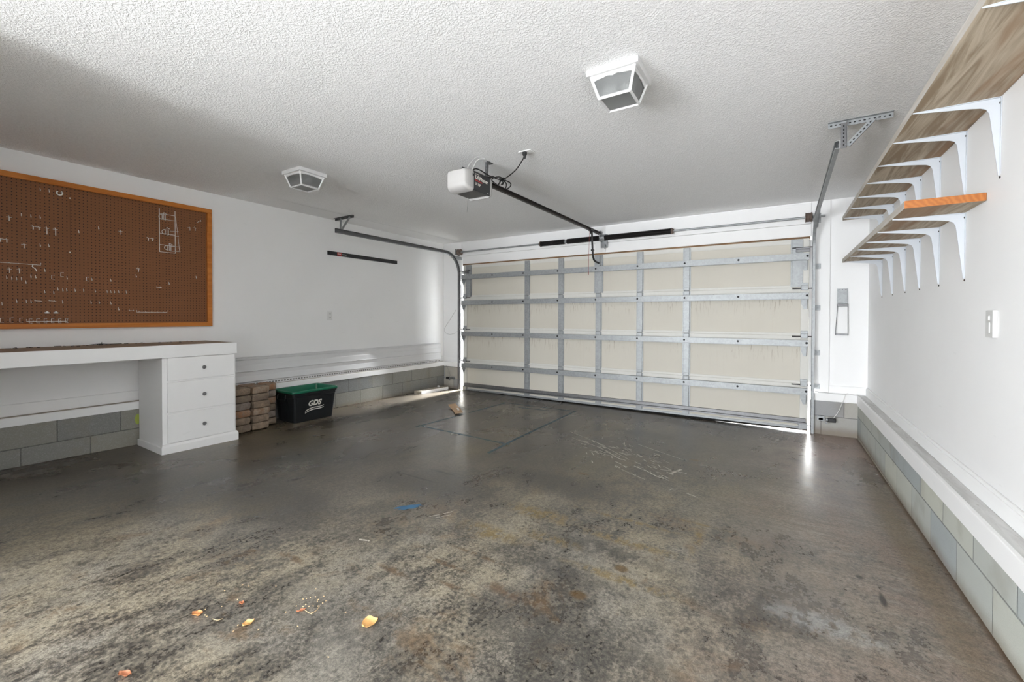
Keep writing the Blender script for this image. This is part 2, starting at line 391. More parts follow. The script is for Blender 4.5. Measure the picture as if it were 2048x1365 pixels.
M['shelf_edge'] = m_wood('grey shelf edge', (.50, .46, .41, 1), (.60, .57, .53, 1), 1, 1.5, .65, False)
def m_endgrain():
    t = NT('orange cut end grain'); P = t.pos()
    wv = t.n('ShaderNodeTexWave', wave_type='RINGS', rings_direction='Y'); t.L(t.map(P, (1, 1, 1), (-.45, 0, -1.70)), wv.inputs['Vector'])
    wv.inputs['Scale'].default_value = 16; wv.inputs['Distortion'].default_value = 4; wv.inputs['Detail Scale'].default_value = 2
    return t.done(t.mix(wv.outputs['Fac'], (.34, .105, .017, 1), (.43, .145, .027, 1)), .45)
M['endgrain'] = m_endgrain()
M['frame_wood'] = m_wood('varnished orange frame', (.46, .145, .022, 1), (.58, .21, .040, 1), 1, 1., .4, False)
M['ply'] = m_wood('brown bench plywood', (.26, .185, .13, 1), (.38, .29, .215, 1), 1, 1., .7, False)
M['header_edge'] = m_wood('bare brown header edge', (.11, .06, .028, 1), (.20, .115, .055, 1), 0, 1., .6, False)
M['lumber'] = m_wood('dirty lumber', (.34, .30, .23, 1), (.46, .42, .35, 1), 1, 1., .7, False)
M['cardboard'] = plain('tan wood scrap', (.50, .33, .20, 1), .7, 0, .25, 25)

def m_pegboard():
    t = NT('brown perforated hardboard'); P = t.pos(); x, y, z = t.sep(P)
    def cell(v, ph): return t.math('SUBTRACT', t.math('FRACT', t.math('ADD', t.math('DIVIDE', v, .0254), .5-ph)), .5)
    a, b = cell(y, .64), cell(z, .66)
    d = t.math('SQRT', t.math('ADD', t.math('MULTIPLY', a, a), t.math('MULTIPLY', b, b)))
    hole = t.ramp(d, .12, .17, 1, 0)
    n = t.noise(P, 2.5, 4)
    c = t.mix(n, (.205, .082, .032, 1), (.25, .102, .042, 1))
    c = t.mix(t.ramp(t.math('ABSOLUTE', t.math('SUBTRACT', y, 1.103)), .0008, .002, .5, 0), c, (.05, .02, .01, 1))
    c = t.mix(hole, c, (.012, .006, .004, 1))
    bp = t.bump(t.math('MULTIPLY', hole, -1.), .5, .004)
    return t.done(c, .55, 0, .3)
M['pegboard'] = m_pegboard()
M['hook'] = m_galv('zinc hook', (.80, .78, .74), .4, .4)
M['brass'] = plain('brass tip', (.70, .42, .10, 1), .3, .9)

def m_paver(i, a, b):
    t = NT('tumbled paver tone'); P = t.pos()
    n = t.noise(t.map(P, (1, 1, 1), (i*3.1, i*1.7, 0)), 13, 5, .65); g = t.noise(P, 90, 4, .7)
    c = t.mix(t.ramp(n, .38, .64), a, b); c = t.mix(t.math('MULTIPLY', t.ramp(g, .5, .72), .55), c, (.10, .08, .065, 1))
    t.bump(t.math('ADD', n, t.math('MULTIPLY', g, .6)), .7, .012)
    return t.done(c, .9, 0, .15)
PAV = [m_paver(0, (.20, .15, .11, 1), (.29, .22, .16, 1)), m_paver(1, (.25, .16, .105, 1), (.33, .27, .21, 1)), m_paver(2, (.27, .23, .20, 1), (.20, .16, .13, 1)),
       m_paver(3, (.33, .18, .10, 1), (.28, .22, .17, 1)), m_paver(4, (.17, .13, .10, 1), (.24, .19, .14, 1))]
M['bin_black'] = plain('black bin plastic', (.010, .012, .014, 1), .28, 0, .3, 8)
M['bin_green'] = plain('dark green bin plastic', (.010, .135, .075, 1), .3, 0, .15, 8)
M['print_white'] = plain('cream print', (.78, .76, .70, 1), .5, 0, .03)
M['print_red'] = plain('red print', (.45, .03, .03, 1), .5)
M['siding'] = plain('white vinyl siding', (.70, .70, .71, 1), .45, 0, .04, 3)
M['siding_edge'] = plain('yellowed cut edge', (.55, .40, .30, 1), .6)
def m_glass():
    t = NT('frosted light glass'); t.p.inputs['Transmission Weight'].default_value = .85; t.p.inputs['IOR'].default_value = 1.2
    n = t.noise(t.pos(), 160, 2); t.bump(n, .4, .004)
    return t.done((.60, .61, .61, 1), .32)
M['glass'] = m_glass()
M['control'] = plain('off white control plastic', (.60, .60, .59, 1), .4, 0, .02)
M['bulb'] = plain('white bulb', (.85, .85, .84, 1), .3, 0, .01)
M['opener_dark'] = plain('charcoal opener case', (.05, .048, .045, 1), .45, .1, .15)
M['opener_label'] = plain('dark grey label panel', (.030, .032, .034, 1), .4, 0, .1)
M['opener_lens'] = plain('white opener lens', (.48, .47, .46, 1), .45, 0, .08, 6)
M['leaf'] = plain('dry orange leaf', (.62, .28, .10, 1), .6, 0, .3, 60)
M['leaf_pale'] = plain('pale yellow leaf', (.80, .47, .18, 1), .6, 0, .25, 60)
M['leaf_brown'] = plain('brown curled leaf', (.45, .17, .08, 1), .6, 0, .3, 60)
M['seed'] = plain('pale seed husk', (.72, .53, .30, 1), .6, 0, .2, 200)
M['asphalt'] = plain('sunlit driveway', (.5, .5, .49, 1), .9)
def m_faded(name, col, k, scale=40, cut=(.40, .58)):
    t = NT(name); n = t.noise(t.pos(), scale, 5, .7)
    t.L(t.ramp(n, cut[0], cut[1], 0, k), t.p.inputs['Alpha']); return t.done(col, .5)
M['blue_line'] = m_faded('faded blue line', (.055, .115, .150, 1), .8, 22, (.30, .5))
M['blue_paint'] = m_faded('blue paint spill', (.045, .16, .30, 1), .95, 22, (.36, .46))
M['scratch'] = m_faded('pale scratch in concrete', (.62, .58, .51, 1), .9, 45, (.36, .46))

# ------------------------------------------------------------------ the room
XL, XR, YF, YN, ZC = -5.113, .805, 5.874, -7.0, 2.585
b = MB()
b.hexa([(x, y, fz(x, y)-.15) for x, y in ((-5.3, YN-.1), (1, YN-.1), (1, 6.05), (-5.3, 6.05))] + [(x, y, fz(x, y)) for x, y in ((-5.3, YN-.1), (1, YN-.1), (1, 6.05), (-5.3, 6.05))])
def ribbon(pts, wd, mi, lift=.0012):
    for (x0, y0), (x1, y1) in zip(pts, pts[1:]):
        d = Vector((x1-x0, y1-y0)); L_ = d.length
        if L_ < 1e-5: continue
        n = Vector((-d.y, d.x))/L_*wd/2
        q = [(x0+n.x, y0+n.y), (x0-n.x, y0-n.y), (x1-n.x, y1-n.y), (x1+n.x, y1+n.y)]
        b.face([b.b.verts.new((x, y, fz(x, y)+lift)) for x, y in q], mi)
for ln in (((-3.41, 3.45), (-3.385, 4.30)), ((-3.385, 4.38), (-3.36, 5.22)), ((-3.44, 3.53), (-2.20, 3.48)), ((-2.215, 3.15), (-2.25, 3.7), (-2.30, 5.31)), ((-3.40, 5.22), (-2.28, 5.28)), ((-3.05, 5.06), (-2.6, 5.1))):
    ribbon(ln, .030, 1)
def spill(cx, cy, rx, ry, ang, mi, n=18, seed=1):
    q = random.Random(seed); vs = []
    for k in range(n):
        a = 2*pi*k/n; rr = q.uniform(.65, 1.1); px, py = rx*rr*cos(a), ry*rr*sin(a)
        x, y = cx+px*cos(ang)-py*sin(ang), cy+px*sin(ang)+py*cos(ang); vs.append(b.b.verts.new((x, y, fz(x, y)+.0014)))
    b.face(vs, mi)
spill(-1.985, 1.96, .085, .035, radians(55), 2)
spill(-2.03, 1.93, .05, .016, radians(60), 2, 12, 4)
q = random.Random(3); _rb = ribbon
def ribbon(p, wd, mi): _rb(p, wd*.6, mi)
ribbon([(-1.93, 4.28), (-1.62, 4.10), (-1.42, 3.98)], .012, 3); ribbon([(-1.80, 4.06), (-1.45, 3.90), (-1.32, 3.80), (-1.22, 3.70), (-1.12, 3.66)], .016, 3)
ribbon([(-1.60, 4.10), (-1.30, 3.86), (-1.10, 3.70)], .010, 3); ribbon([(-1.17, 4.22), (-.88, 4.06), (-.70, 3.97)], .012, 3); ribbon([(-1.02, 3.56), (-.9, 3.50), (-.80, 3.42), (-.74, 3.40)], .022, 3)
ribbon([(-.79, 3.45), (-.70, 3.38)], .012, 3); ribbon([(-.72, 3.55), (-.67, 3.70)], .035, 3); ribbon([(-1.08, 3.42), (-.98, 3.36), (-.86, 3.30)], .010, 3)
for k in range(95):
    x = q.gauss(-1.22, .28); y = 3.80 - .42*(x+1.22) + q.gauss(0, .17); a = q.gauss(-.55, .35); L_ = q.uniform(.02, .10)
    ribbon([(x, y), (x+L_*cos(a), y+L_*sin(a))], q.uniform(.006, .018), 3)
ribbon([(-1.79, 1.93), (-1.755, 1.99), (-1.72, 2.06)], .012, 3); ribbon([(-1.75, 1.94), (-1.70, 2.02)], .008, 3); ribbon([(-1.92, 1.52), (-1.86, 1.54)], .02, 3)
struct(b.build('floor', [M['floor'], M['blue_line'], M['blue_paint'], M['scratch']]))
struct(MB().box(-5.4, 1.1, YN-.2, 6.15, ZC, ZC+.12).build('ceiling', M['ceiling']))

# left wall: drywall over a projecting concrete block base
wl = struct(MB().box(-5.27, XL, YN-.1, 6.1, .45, ZC).build('wall_left', M['wall']))
MB().box(-5.27, -5.02, YN-.1, 6.1, -.15, .428).build('block_base', M['block_left'], wl, label='grey concrete block base')
struct(MB().box(-5.03, -5.012, YN, 5.79, .425, .494, .003).box(-5.2, -5.031, YN, 5.79, .43, .4925, .001, 1).build('trim_1', [M['trim'], M['grime']]))
struct(MB().box(XL, XL+.015, YN, 5.86, .493, .585, .003).build('baseboard_left', M['trim']))
wr = struct(MB().box(XR, 1.0, YN-.1, 6.1, .40, ZC).build('wall_right', M['wall']))
MB().box(.715, 1.0, YN-.1, 6.1, -.2, .36).build('block_base', M['block_right'], wr, label='pale concrete block base')
t2 = MB(); t2.box(.707, .727, YN, 5.79, .352, .450, .004); t2.box(.7275, .95, YN, 5.86, .362, .446, .002, 1)
struct(t2.build('trim_2', [M['trim'], M['dusty']]))
t3 = MB(); t3.box(XR-.016, XR, YN, 5.874, .447, .522, .002); t3.box(XR-.011, XR, YN, 5.874, .52, .538, .004)
struct(t3.build('baseboard_right', M['trim']))
# far wall with the garage door opening
OX0, OX1, OZ = -4.652, .300, 2.194
wf = MB(); wf.box(-5.2, OX0, YF, YF+.2, .42, ZC); wf.box(OX1, .9, YF, YF+.2, .38, ZC); wf.box(OX0, OX1, YF, YF+.2, OZ, ZC)
wf = struct(wf.build('wall_far', M['wall']))
bb = MB(); bb.box(-5.1, OX0, 5.784, YF+.2, -.15, .425); bb.box(OX1, .8, 5.784, YF+.2, -.2, .372)
bb.build('block_base', M['block_far'], wf, label='concrete block base')
struct(MB().box(-5.02, OX0-.005, 5.776, 5.89, .417, .493, .003).build('trim_3', M['trim']))
struct(MB().box(OX1+.005, .715, 5.776, 5.89, .371, .455, .003).build('trim_4', M['trim']))
struct(MB().box(-5.1, -4.80, YF-.014, YF, .493, .575, .003).build('baseboard_far', M['trim']))
struct(MB().box(.472, .80, YF-.016, YF, .455, .535, .003).build('baseboard_far', M['trim']))
struct(MB().box(-4.80, OX0, 5.845, YF, .493, ZC-.015, .003).build('trim_5', M['trim']))
struct(MB().box(OX1, .470, 5.845, YF, .458, ZC-.005, .003).build('trim_6', M['trim']))
struct(MB().box(OX0+.002, OX1-.002, 5.836, YF, 2.338, ZC-.02, .004).build('trim_7', M['trim']))
hb = MB(); hb.box(OX0+.002, OX1-.002, 5.850, YF, OZ+.002, 2.334, .004)
hb = struct(hb.build('trim_8', M['trim']))
struct(MB().box(-2.235, -2.085, 5.822, 5.835, OZ+.005, ZC-.02, .003).build('trim_9', M['trim']))
struct(MB().box(OX0+.01, OX1-.01, 5.838, 5.872, OZ-.036, OZ, .002).build('trim_10', M['header_edge']))
struct(MB().box(.262, OX1+.004, 5.838, YF-.002, .55, OZ-.04, .002).build('trim_12', M['trim']))
nw = MB(); nw.box(-5.27, -3.0, -.2, -.05, -.1, ZC); nw.box(-3.15, -3.0, YN, -4.3, -.1, ZC); nw.box(-3.15, -3.0, -1.9, -.2, -.1, ZC); nw.box(-3.15, -3.0, -4.3, -1.9, 2.15, ZC); nw.box(-3.15, -2.5, YN-.15, YN, -.1, ZC); nw.box(.75, 1., YN-.15, YN, -.1, ZC); nw.box(-2.5, .75, YN-.15, YN, 2.28, ZC)  # unseen near wall, its left return shaped to shade the left side
struct(nw.build('wall_near', M['wall']))
dw = MB(); dw.hexa([(x, y, z) for z in (-.3, -.03) for x, y in ((-14, 6.06), (10, 6.06), (10, 16), (-14, 16))])
struct(dw.build('driveway', M['asphalt']))
jb = MB(); jb.box(-4.9, OX0-.001, YF+.2, YF+.34, -.03, 2.6); jb.box(OX1+.001, .9, YF+.2, YF+.34, -.03, 2.6); jb.box(-4.9, .9, YF+.2, YF+.34, OZ, 2.9)
struct(jb.build('trim_11', M['trim']))

# ------------------------------------------------------------------ overhead garage door
GD = thing('garage_door', 'wide sectional garage door with cream panels and galvanized steel bracing', 'garage door', (-2.15, 5.80, .03))
DX0, DX1 = -4.585, .278
STX = [-3.328, -2.747, -2.164, -1.585, -.996]
ZJ = [.032, .545, 1.084, 1.62, 2.166]
STRUT = [(.431, .497), (.967, 1.030), (1.490, 1.556), (1.923, 1.990)]
HX = [-3.941, -3.36, -2.773, -2.184, -1.601, -1.011, -.413]
for i in range(4):
    z0, z1 = ZJ[i]+(.012 if i == 0 else 0), ZJ[i+1]-.002
    s = MB(); s.box(DX0, DX1, 5.790, 5.832, z0, ZJ[i+1])
    if i < 3: s.box(DX0, DX1, 5.802, 5.822, ZJ[i+1]-.004, ZJ[i+1]+.012)
    sec = s.build('door_section', M['panel'], GD)
    MB().box(DX0, DX1, 5.782, 5.791, z0, z0+.028, .002).build('edge_rail', M['panel_trim'], sec)
    e = MB(); e.box(DX0, DX1, 5.782, 5.791, z1-.04, z1, .002); e.box(DX0, DX1, 5.7835, 5.791, z1-.052, z1-.0395)
    e.build('edge_rail', M['panel_trim'], sec)
    for xx in (DX0, DX1-.075):
        MB().box(xx, xx+.075, 5.776, 5.834, z0, z1, .003).build('end_cap', M['panel_trim'], sec)
    stx = list(STX)
    if i == 3: stx += [-4.478, .170]
    for k, xx in enumerate(stx):
        hw = .034
        if i == 3 and (k == 2 or k > 4): hw = .052
        st = MB(); st.box(xx-hw, xx+hw, 5.770, 5.783, z0+.005, z1-.005, .003)
        st.box(xx-hw-.012, xx-hw, 5.780, 5.789, z0+.005, z1-.005); st.box(xx+hw, xx+hw+.012, 5.780, 5.789, z0+.005, z1-.005)
        for dx in (-.012, .012):
            st.box(xx+dx-.003, xx+dx+.003, 5.7685, 5.771, z1-.10, z1-.02)
        st.build('stile', M['galv'], sec)
    # horizontal strut with its bolt holes
    a, c_ = STRUT[i]
    st = MB(); st.box(DX0+.01, DX1-.003, 5.708, 5.713, a, c_, .002); st.box(DX0+.01, DX1-.003, 5.712, 5.775, c_-.004, c_); st.box(DX0+.01, DX1-.003, 5.712, 5.775, a, a+.004)
    st.box(DX0+.01, DX1-.003, 5.708, 5.72, c_-.002, c_+.003); st.box(DX0+.01, DX1-.003, 5.708, 5.72, a-.004, a)
    for xx in HX+[.258]: st.lathe((xx, 5.7078, (a+c_)/2+.004), (0, -1, 0), [(0, .0125), (.0006, .0125)], 14, 1)
    so = st.build('strut', [M['galv'], M['hole']], sec)
    for sx in (DX0+.03, DX1-.035):                # hanging strut clips at both ends
        cl = MB(); sg = 1 if sx > -2 else -1
        cl.prism([(-.035, 0), (.022, 0), (.022, -.03), (.012*sg, -.115), (-.012, -.115), (-.035, -.05)], (sx, 5.768, a), (1, 0, 0), (0, 0, 1), -.006)
        cl.prism([(0, 0), (.040, 0), (0, -.115)], (sx+.02*sg, 5.768, a), (0, -1, 0), (0, 0, 1), .004)
        cl.build('strut_clip', M['galv'], sec)
    # hinges over the joint above, rollers at the ends
    if i < 3:
        zz = z1+.002
        for xx in STX:
            hg = MB(); hg.box(xx-.030, xx+.030, 5.764, 5.771, zz-.055, zz-.004, .002); hg.box(xx-.030, xx+.030, 5.764, 5.771, zz+.004, zz+.038, .002)
            hg.lathe((xx-.034, 5.763, zz), (1, 0, 0), [(0, .0075), (.068, .0075)], 10)
            hg.build('hinge', M['galv'], sec)
        for sg, xe in ((-1, DX0), (1, DX1)):
            xi = xe - sg*.04
            hg = MB(); hg.box(xi-.032, xi+.032, 5.750, 5.777, zz-.03, zz+.022, .003); hg.box(xi-.034, xi+.034, 5.766, 5.777, zz+.02, zz+.05, .002)
            hg.build('end_hinge', M['galv'], sec)
            wo = .033 if sg > 0 else .070
            ro = MB(); ro.lathe((xe-sg*.155, 5.762, zz-.012), (sg, 0, 0), [(0, .006), (.157+wo, .006)], 10)
            ro.lathe((xe+sg*wo, 5.762, zz-.012), (sg, 0, 0), [(0, .013), (.003, .0165), (.010, .0165), (.013, .013)], 16)
            ro.build('roller', M['black_metal'], sec)
    if i == 3:
        for sg, xe in ((-1, DX0), (1, DX1)):
            xi = xe-sg*.06
            hg = MB(); hg.box(xi-.065, xi+.065, 5.74, 5.772, 2.045, 2.062, .002); hg.box(xi-.065, xi+.065, 5.755, 5.772, 2.015, 2.040, .002)
            hg.build('top_roller_bracket', M['galv_dark'], sec)
            wo = .033 if sg > 0 else .070
            ro = MB(); ro.lathe((xe-sg*.16, 5.756, 2.063), (sg, 0, 0), [(0, .006), (.162+wo, .006)], 10)
            ro.lathe((xe+sg*wo, 5.756, 2.063), (sg, 0, 0), [(0, .013), (.003, .0165), (.010, .0165), (.013, .013)], 16); ro.build('roller', M['black_metal'], sec)
    if i == 0:
        br = MB(); br.box(DX0+.04, DX1-.02, 5.752, 5.785, .152, .158, .002); br.box(DX0+.04, DX1-.02, 5.752, 5.757, .118, .156, .002)
        br.box(DX0+.04, DX1-.02, 5.738, 5.757, .112, .119, .002); br.box(DX0+.04, DX1-.02, 5.738, 5.742, .098, .118, .001)
        br.build('bottom_strut', M['galv_dark'], sec)
        MB().box(DX0, DX1, 5.772, 5.836, .036, .062, .002).build('bottom_rail', M['galv'], sec)
        gap = lambda x: -.002+.016*max(0, min(1, (x+.75)/.9))+(.006*max(0, sin(11*x+.6)-.6) if x > -1.9 else 0)
        se = MB(); se.loft([[(x, 5.775+.055*t, .044-(.044-fz(x, 5.8)-gap(x))*sin(pi*t)) for t in [k/10 for k in range(11)]]+[(x, 5.83, .046), (x, 5.775, .046)] for x in [DX0+(DX1-DX0)*k/24 for k in range(25)]])
        se.build('bottom_seal', M['rubber'], sec)
        for sg, xe in ((-1, DX0), (1, DX1)):
            xi = xe-sg*.045
            bk = MB(); bk.box(xi-.04, xi+.04, 5.755, 5.773, .036, .11, .003); bk.lathe((xi-sg*.05, 5.762, .085), (sg, 0, 0), [(0, .006), (.115, .006)], 10)
            bk.build('bottom_bracket', M['galv'], sec)

# ------------------------------------------------------------------ door tracks
def track(x, sg, z_in, y_end, z_end, label):
    T = thing('door_track', label, 'door track', (x, 5.76, fz(x, 5.76)))
    path = [(5.762, fz(x, 5.76)+.004), (5.762, 1.0), (5.762, z_in-.37)]
    path += [(5.762-.355*(1-cos(a)), z_in-.355+.355*sin(a)) for a in [radians(k) for k in range(6, 91, 6)]]
    path += [(y_end, z_end)]
    prof = [(-.027, 0), (.027, 0), (.027, -.022), (.020, -.027), (.018, -.022), (.023, -.018), (.023, -.004), (-.023, -.004), (-.023, -.020), (-.018, -.024), (-.021, -.028), (-.027, -.024)]
    rings = []
    for i, p in enumerate(path):
        a = Vector(path[max(i-1, 0)]); c2 = Vector(path[min(i+1, len(path)-1)]); t = (c2-a).normalized(); n = Vector((t.y, -t.x))
        rings.append([(x+sg*(px+.014), p[0]+n.x*pn, p[1]+n.y*pn) for pn, px in prof])
    m = MB(); m.loft(rings); m.build('channel', M['galv_dark'] if sg < 0 else M['galv'], T)  # left channel takes darker steel to stand for the shade inside it
    for zz in ((1.855, 1.393, .892, .518) if sg > 0 else (1.87, 1.38, .90, .52)):
        k = MB(); xo = x+sg*.014
        k.box(min(xo, xo+sg*.055), max(xo, xo+sg*.055), 5.838, 5.846, zz-.028, zz+.028, .002); k.box(min(xo, xo+sg*.005), max(xo, xo+sg*.005), 5.78, 5.843, zz-.025, zz+.025, .001)
        k.lathe((xo+sg*.034, 5.838, zz), (0, -1, 0), [(0, .007), (.004, .006)], 8)
        k.build('jamb_bracket', M['galv'], T)
    k = MB(); xo = x+sg*.014                              # sloping flag angle at the bend
    k.obox((xo+sg*.012, 5.62, z_in+.005 if sg > 0 else z_in-.03), (1, 0, 0), (0, -.94, .34) if sg > 0 else (0, -1, .1), (0, .1, 1), .012, .2, .003)
    k.box(min(xo, xo+sg*.006), max(xo, xo+sg*.006), 5.66, 5.845, z_in-.09, z_in-.036, .001)
    k.build('flag_angle', M['galv'], T)
    return T
TL_ = track(-4.66, -1, 2.352, 3.346, 2.348, 'galvanized door track, darkened for shade, running towards the pegboard wall')
TR_ = track(.318, 1, 2.350, 3.58, 2.436, 'bright galvanized door track under the wall shelves')
def perf(m, a, b_, wd, th, side, step=.025):            # perforated angle iron from a to b_ with rows of dark holes
    a, b_, side = Vector(a), Vector(b_), Vector(side).normalized(); d = (b_-a); L_ = d.length; d.normalize(); n = d.cross(side).normalized()
    m.obox((a+b_)/2, d, side, n, L_/2, wd/2, th/2); m.obox((a+b_)/2+side*(wd/2)+n*(.012), d, n, side, L_/2, .014, th/2)
    k = int(L_/step)
    for i in range(k):
        c3 = a+d*(step*(i+.5)+(L_-k*step)/2)
        for s2 in (-1, 1): m.obox(c3+n*s2*(th/2+.0004), d, side, n, .006, .0036, .0003, 0, 1)
k = MB(); perf(k, (-5.02, 3.60, 2.568), (-4.64, 3.60, 2.568), .030, .003, (0, 0, 1)); k.build('ceiling_angle', [M['galv_dark'], M['hole']], TL_)
k = MB(); perf(k, (-4.90, 3.597, 2.560), (-4.690, 3.44, 2.36), .028, .003, (1, .2, 0)); k.build('hanger_angle', [M['galv'], M['hole']], TL_)
k = MB(); perf(k, (-4.72, 3.597, 2.560), (-4.680, 3.44, 2.36), .028, .003, (1, .2, 0)); k.build('hanger_angle', [M['galv'], M['hole']], TL_)
k = MB(); perf(k, (.268, 3.58, 2.566), (.602, 3.58, 2.566), .034, .003, (0, 0, 1)); k.build('ceiling_angle', [M['galv'], M['hole']], TR_)
k = MB(); perf(k, (.352, 3.574, 2.57), (.352, 3.574, 2.405), .030, .003, (1, 0, 0)); k.build('hanger_angle', [M['galv_dark'], M['hole']], TR_)
k = MB(); perf(k, (.505, 3.570, 2.562), (.372, 3.570, 2.415), .030, .003, (.74, 0, -.66)); k.build('hanger_angle', [M['galv'], M['hole']], TR_)

# ------------------------------------------------------------------ torsion spring shaft
TS = thing('torsion_spring_shaft', 'long steel torsion shaft with black coil springs above the garage door', 'torsion spring', (-2.1, 5.76, 2.39))
SY, SZ = 5.762, 2.392
MB().tube([(-4.74, SY, SZ), (.418, SY, SZ)], .0127, 14).build('shaft', M['galv'], TS, True)
def spring(x0, x1, cone0, cone1):
    m = MB(); n = int((x1-x0)/.0058); pr = [(0, .024)]
    for i in range(n):
        t0 = (x1-x0)*i/n; dt = (x1-x0)/n
        pr += [(t0+dt*.05, .0335), (t0+dt*.5, .0372), (t0+dt*.95, .0335)]
    pr.append((x1-x0, .024)); m.lathe((x0, SY, SZ), (1, 0, 0), pr, 20)
    sp = m.build('coil_spring', M['black_metal'], TS, True)
    for at, x, d in ((cone0, x0, -1), (cone1, x1, 1)):
        if at: MB().lathe((x, SY, SZ), (d, 0, 0), [(0, .043), (.012, .041), (.016, .030), (.03, .026)], 10).build('winding_cone', M['rusty'], TS)
spring(-3.077, -2.690, True, False); spring(-2.645, -2.135, False, False); spring(-2.075, -1.184, False, True)
MB().lathe((-2.69, SY, SZ), (1, 0, 0), [(0, .02), (.012, .024), (.022, .012), (.034, .024), (.045, .02)], 12).build('coupler', M['galv'], TS)
k = MB(); k.box(-2.135, -2.129, 5.70, 5.815, 2.34, 2.44, .002); k.box(-2.15, -2.05, 5.812, 5.822, 2.26, 2.45, .003); k.lathe((-2.14, SY, SZ), (1, 0, 0), [(0, .044), (.07, .044)], 14); k.lathe((-2.085, 5.78, 2.30), (.25, -.2, -1), [(0, .014), (.06, .009)], 8)
k.build('center_bracket', M['galv'], TS)
for sg, x in ((-1, -4.65), (1, .272)):
    MB().lathe((x-.035, SY, SZ), (1, 0, 0), [(0, .05), (.004, .055), (.010, .046), (.018, .049), (.026, .046), (.034, .049), (.042, .046), (.05, .05), (.058, .055), (.065, .045)], 18).build('cable_drum', M['rusty'], TS)
    k = MB(); xb = x+sg*.062; k.box(xb-.003, xb+.003, 5.71, 5.845, 2.345, 2.445, .002); k.box(min(xb, xb+sg*.05), max(xb, xb+sg*.05), 5.838, 5.845, 2.335, 2.445, .002)
    k.build('bearing_plate', M['galv'], TS)

# ------------------------------------------------------------------ garage door opener
def rr2(cx, cy, hx, hy, r_, n=5):
    out = []
    for sx, sy, a0 in ((1, 1, 0), (-1, 1, 90), (-1, -1, 180), (1, -1, 270)):
        for k in range(n+1):
            a = radians(a0+90*k/n); out.append((cx+sx*(hx-r_)+r_*cos(a), cy+sy*(hy-r_)+r_*sin(a), 0))
    return out
GO = thing('garage_door_opener', 'ceiling hung garage door opener with white lens, dark label panel and long rail', 'garage door opener', (-2.15, 2.80, 2.28))
bx0, bx1, by0, by1, bz0, bz1 = -2.252, -2.052, 2.705, 2.915, 2.285, 2.432
MB().box(bx0, bx1, by0, by1, bz0, bz1, .008).build('case', M['opener_dark'], GO)
lp = MB(); lp.loft([[(bx1+.001, by0-.003, bz0-.004), (bx1+.001, by1+.008, bz0-.004), (bx1+.001, by1+.022, bz1), (bx1+.001, by0-.003, bz1)], [(bx1+.009, by0-.003, bz0-.004), (bx1+.009, by1+.008, bz0-.004), (bx1+.009, by1+.022, bz1), (bx1+.009, by0-.003, bz1)]])
lp.build('label_panel', M['opener_label'], GO)
def lens(y0, d, dep):                                   # rounded translucent end cover
    m = MB(); rings = []
    for k in range(11):
        t = k/10; yy = y0+d*dep*sin(t*pi/2); ins = (1-cos(t*pi/2))*.045
        x0, x1, z0, z1 = bx0-.012+ins, bx1+.010-ins*.5, bz0-.012+ins, bz1+.008-ins*.4
        rings.append([(px, yy, pz) for px, pz, _ in rr2((x0+x1)/2, (z0+z1)/2, (x1-x0)/2, (z1-z0)/2, .024)])
    m.loft(rings)
    if d < 0:
        for k in range(9): m.obox((bx0+.050+k*.013, by0-.070, bz0+.013), (1, 0, .3), (0, 1, 0), (0, -.5, 1), .003, .006, .010, 0, 1)
    return m.build('lens_cover', [M['opener_lens'], M['hole']], GO, True)
l1 = lens(by0-.002, -1, .095); l2 = lens(by1+.012, 1, .05)
MB().lathe((bx1-.012, by0-.012, bz1-.036), (1, -.3, 0), [(0, .014), (.022, .014)], 12).build('knockout', M['hole'], GO)
FM = lambda y, z: frameM((bx1+.0092, y, z), (0, 1, -.035), (0, 0, 1))
text_mesh('brand_text', 'LiftMaster', .042, M['print_white'], GO, FM(by0+.018, 2.377), .0004, .12, .0012)
text_mesh('brand_text', 'PROFESSIONAL', .0135, M['print_red'], GO, FM(by0+.020, 2.359), .0004, .12, .0006)
text_mesh('brand_text', '1/2 HP', .027, M['print_white'], GO, FM(by0+.012, 2.328), .0004, .12, .0008)
MB().obox((bx1+.0095, by0+.045, 2.414), (0, 1, -.035), (0, 0, 1), (1, 0, 0), .026, .0015, .0004).build('brand_stripe', M['print_white'], GO)
lb = MB(); lb.obox((bx1+.0095, by0+.192, 2.296), (0, 1, 0), (0, 0, 1), (1, 0, 0), .006, .004, .0004)
lb.build('brand_stripe', M['print_white'], GO)
for x, y0, yy in ((-2.095, 2.955, 1), (-2.36, 2.955, 1)):
    k = MB(); perf(k, (x, y0, 2.585), (x+(.0 if x > -2.2 else .09), y0-.01, 2.42), .034, .003, (1, 0, 0)); k.obox((x+.005, y0+.025, 2.582), (1, 0, 0), (0, 1, 0), (0, 0, 1), .02, .032, .0025)
    k.build('hanger_strap', [M['galv_dark'], M['hole']], GO)
MB().obox((-2.15, 2.92, 2.436), (1, 0, 0), (0, 1, 0), (0, 0, 1), .15, .018, .003).build('mount_bar', M['black_metal'], GO)
rl = MB(); rl.obox((-2.15, 4.36, 2.462), (1, 0, 0), (0, 1, .008), (0, -.008, 1), .019, 1.42, .003); rl.obox((-2.15, 4.36, 2.446), (1, 0, 0), (0, 1, .008), (0, -.008, 1), .003, 1.42, .016); rl.obox((-2.15, 4.36, 2.432), (1, 0, 0), (0, 1, .008), (0, -.008, 1), .012, 1.42, .003)
rl.box(-2.165, -2.135, 2.90, 2.98, 2.425, 2.458)
rl.build('rail', M['brown_metal'], GO)
k = MB(); k.obox((-2.15, 5.79, 2.474), (1, 0, 0), (0, 1, 0), (0, 0, 1), .024, .032, .018, .003); k.lathe((-2.178, 5.76, 2.47), (1, 0, 0), [(0, .012), (.056, .012)], 10); k.build('header_bracket', M['galv_dark'], GO)
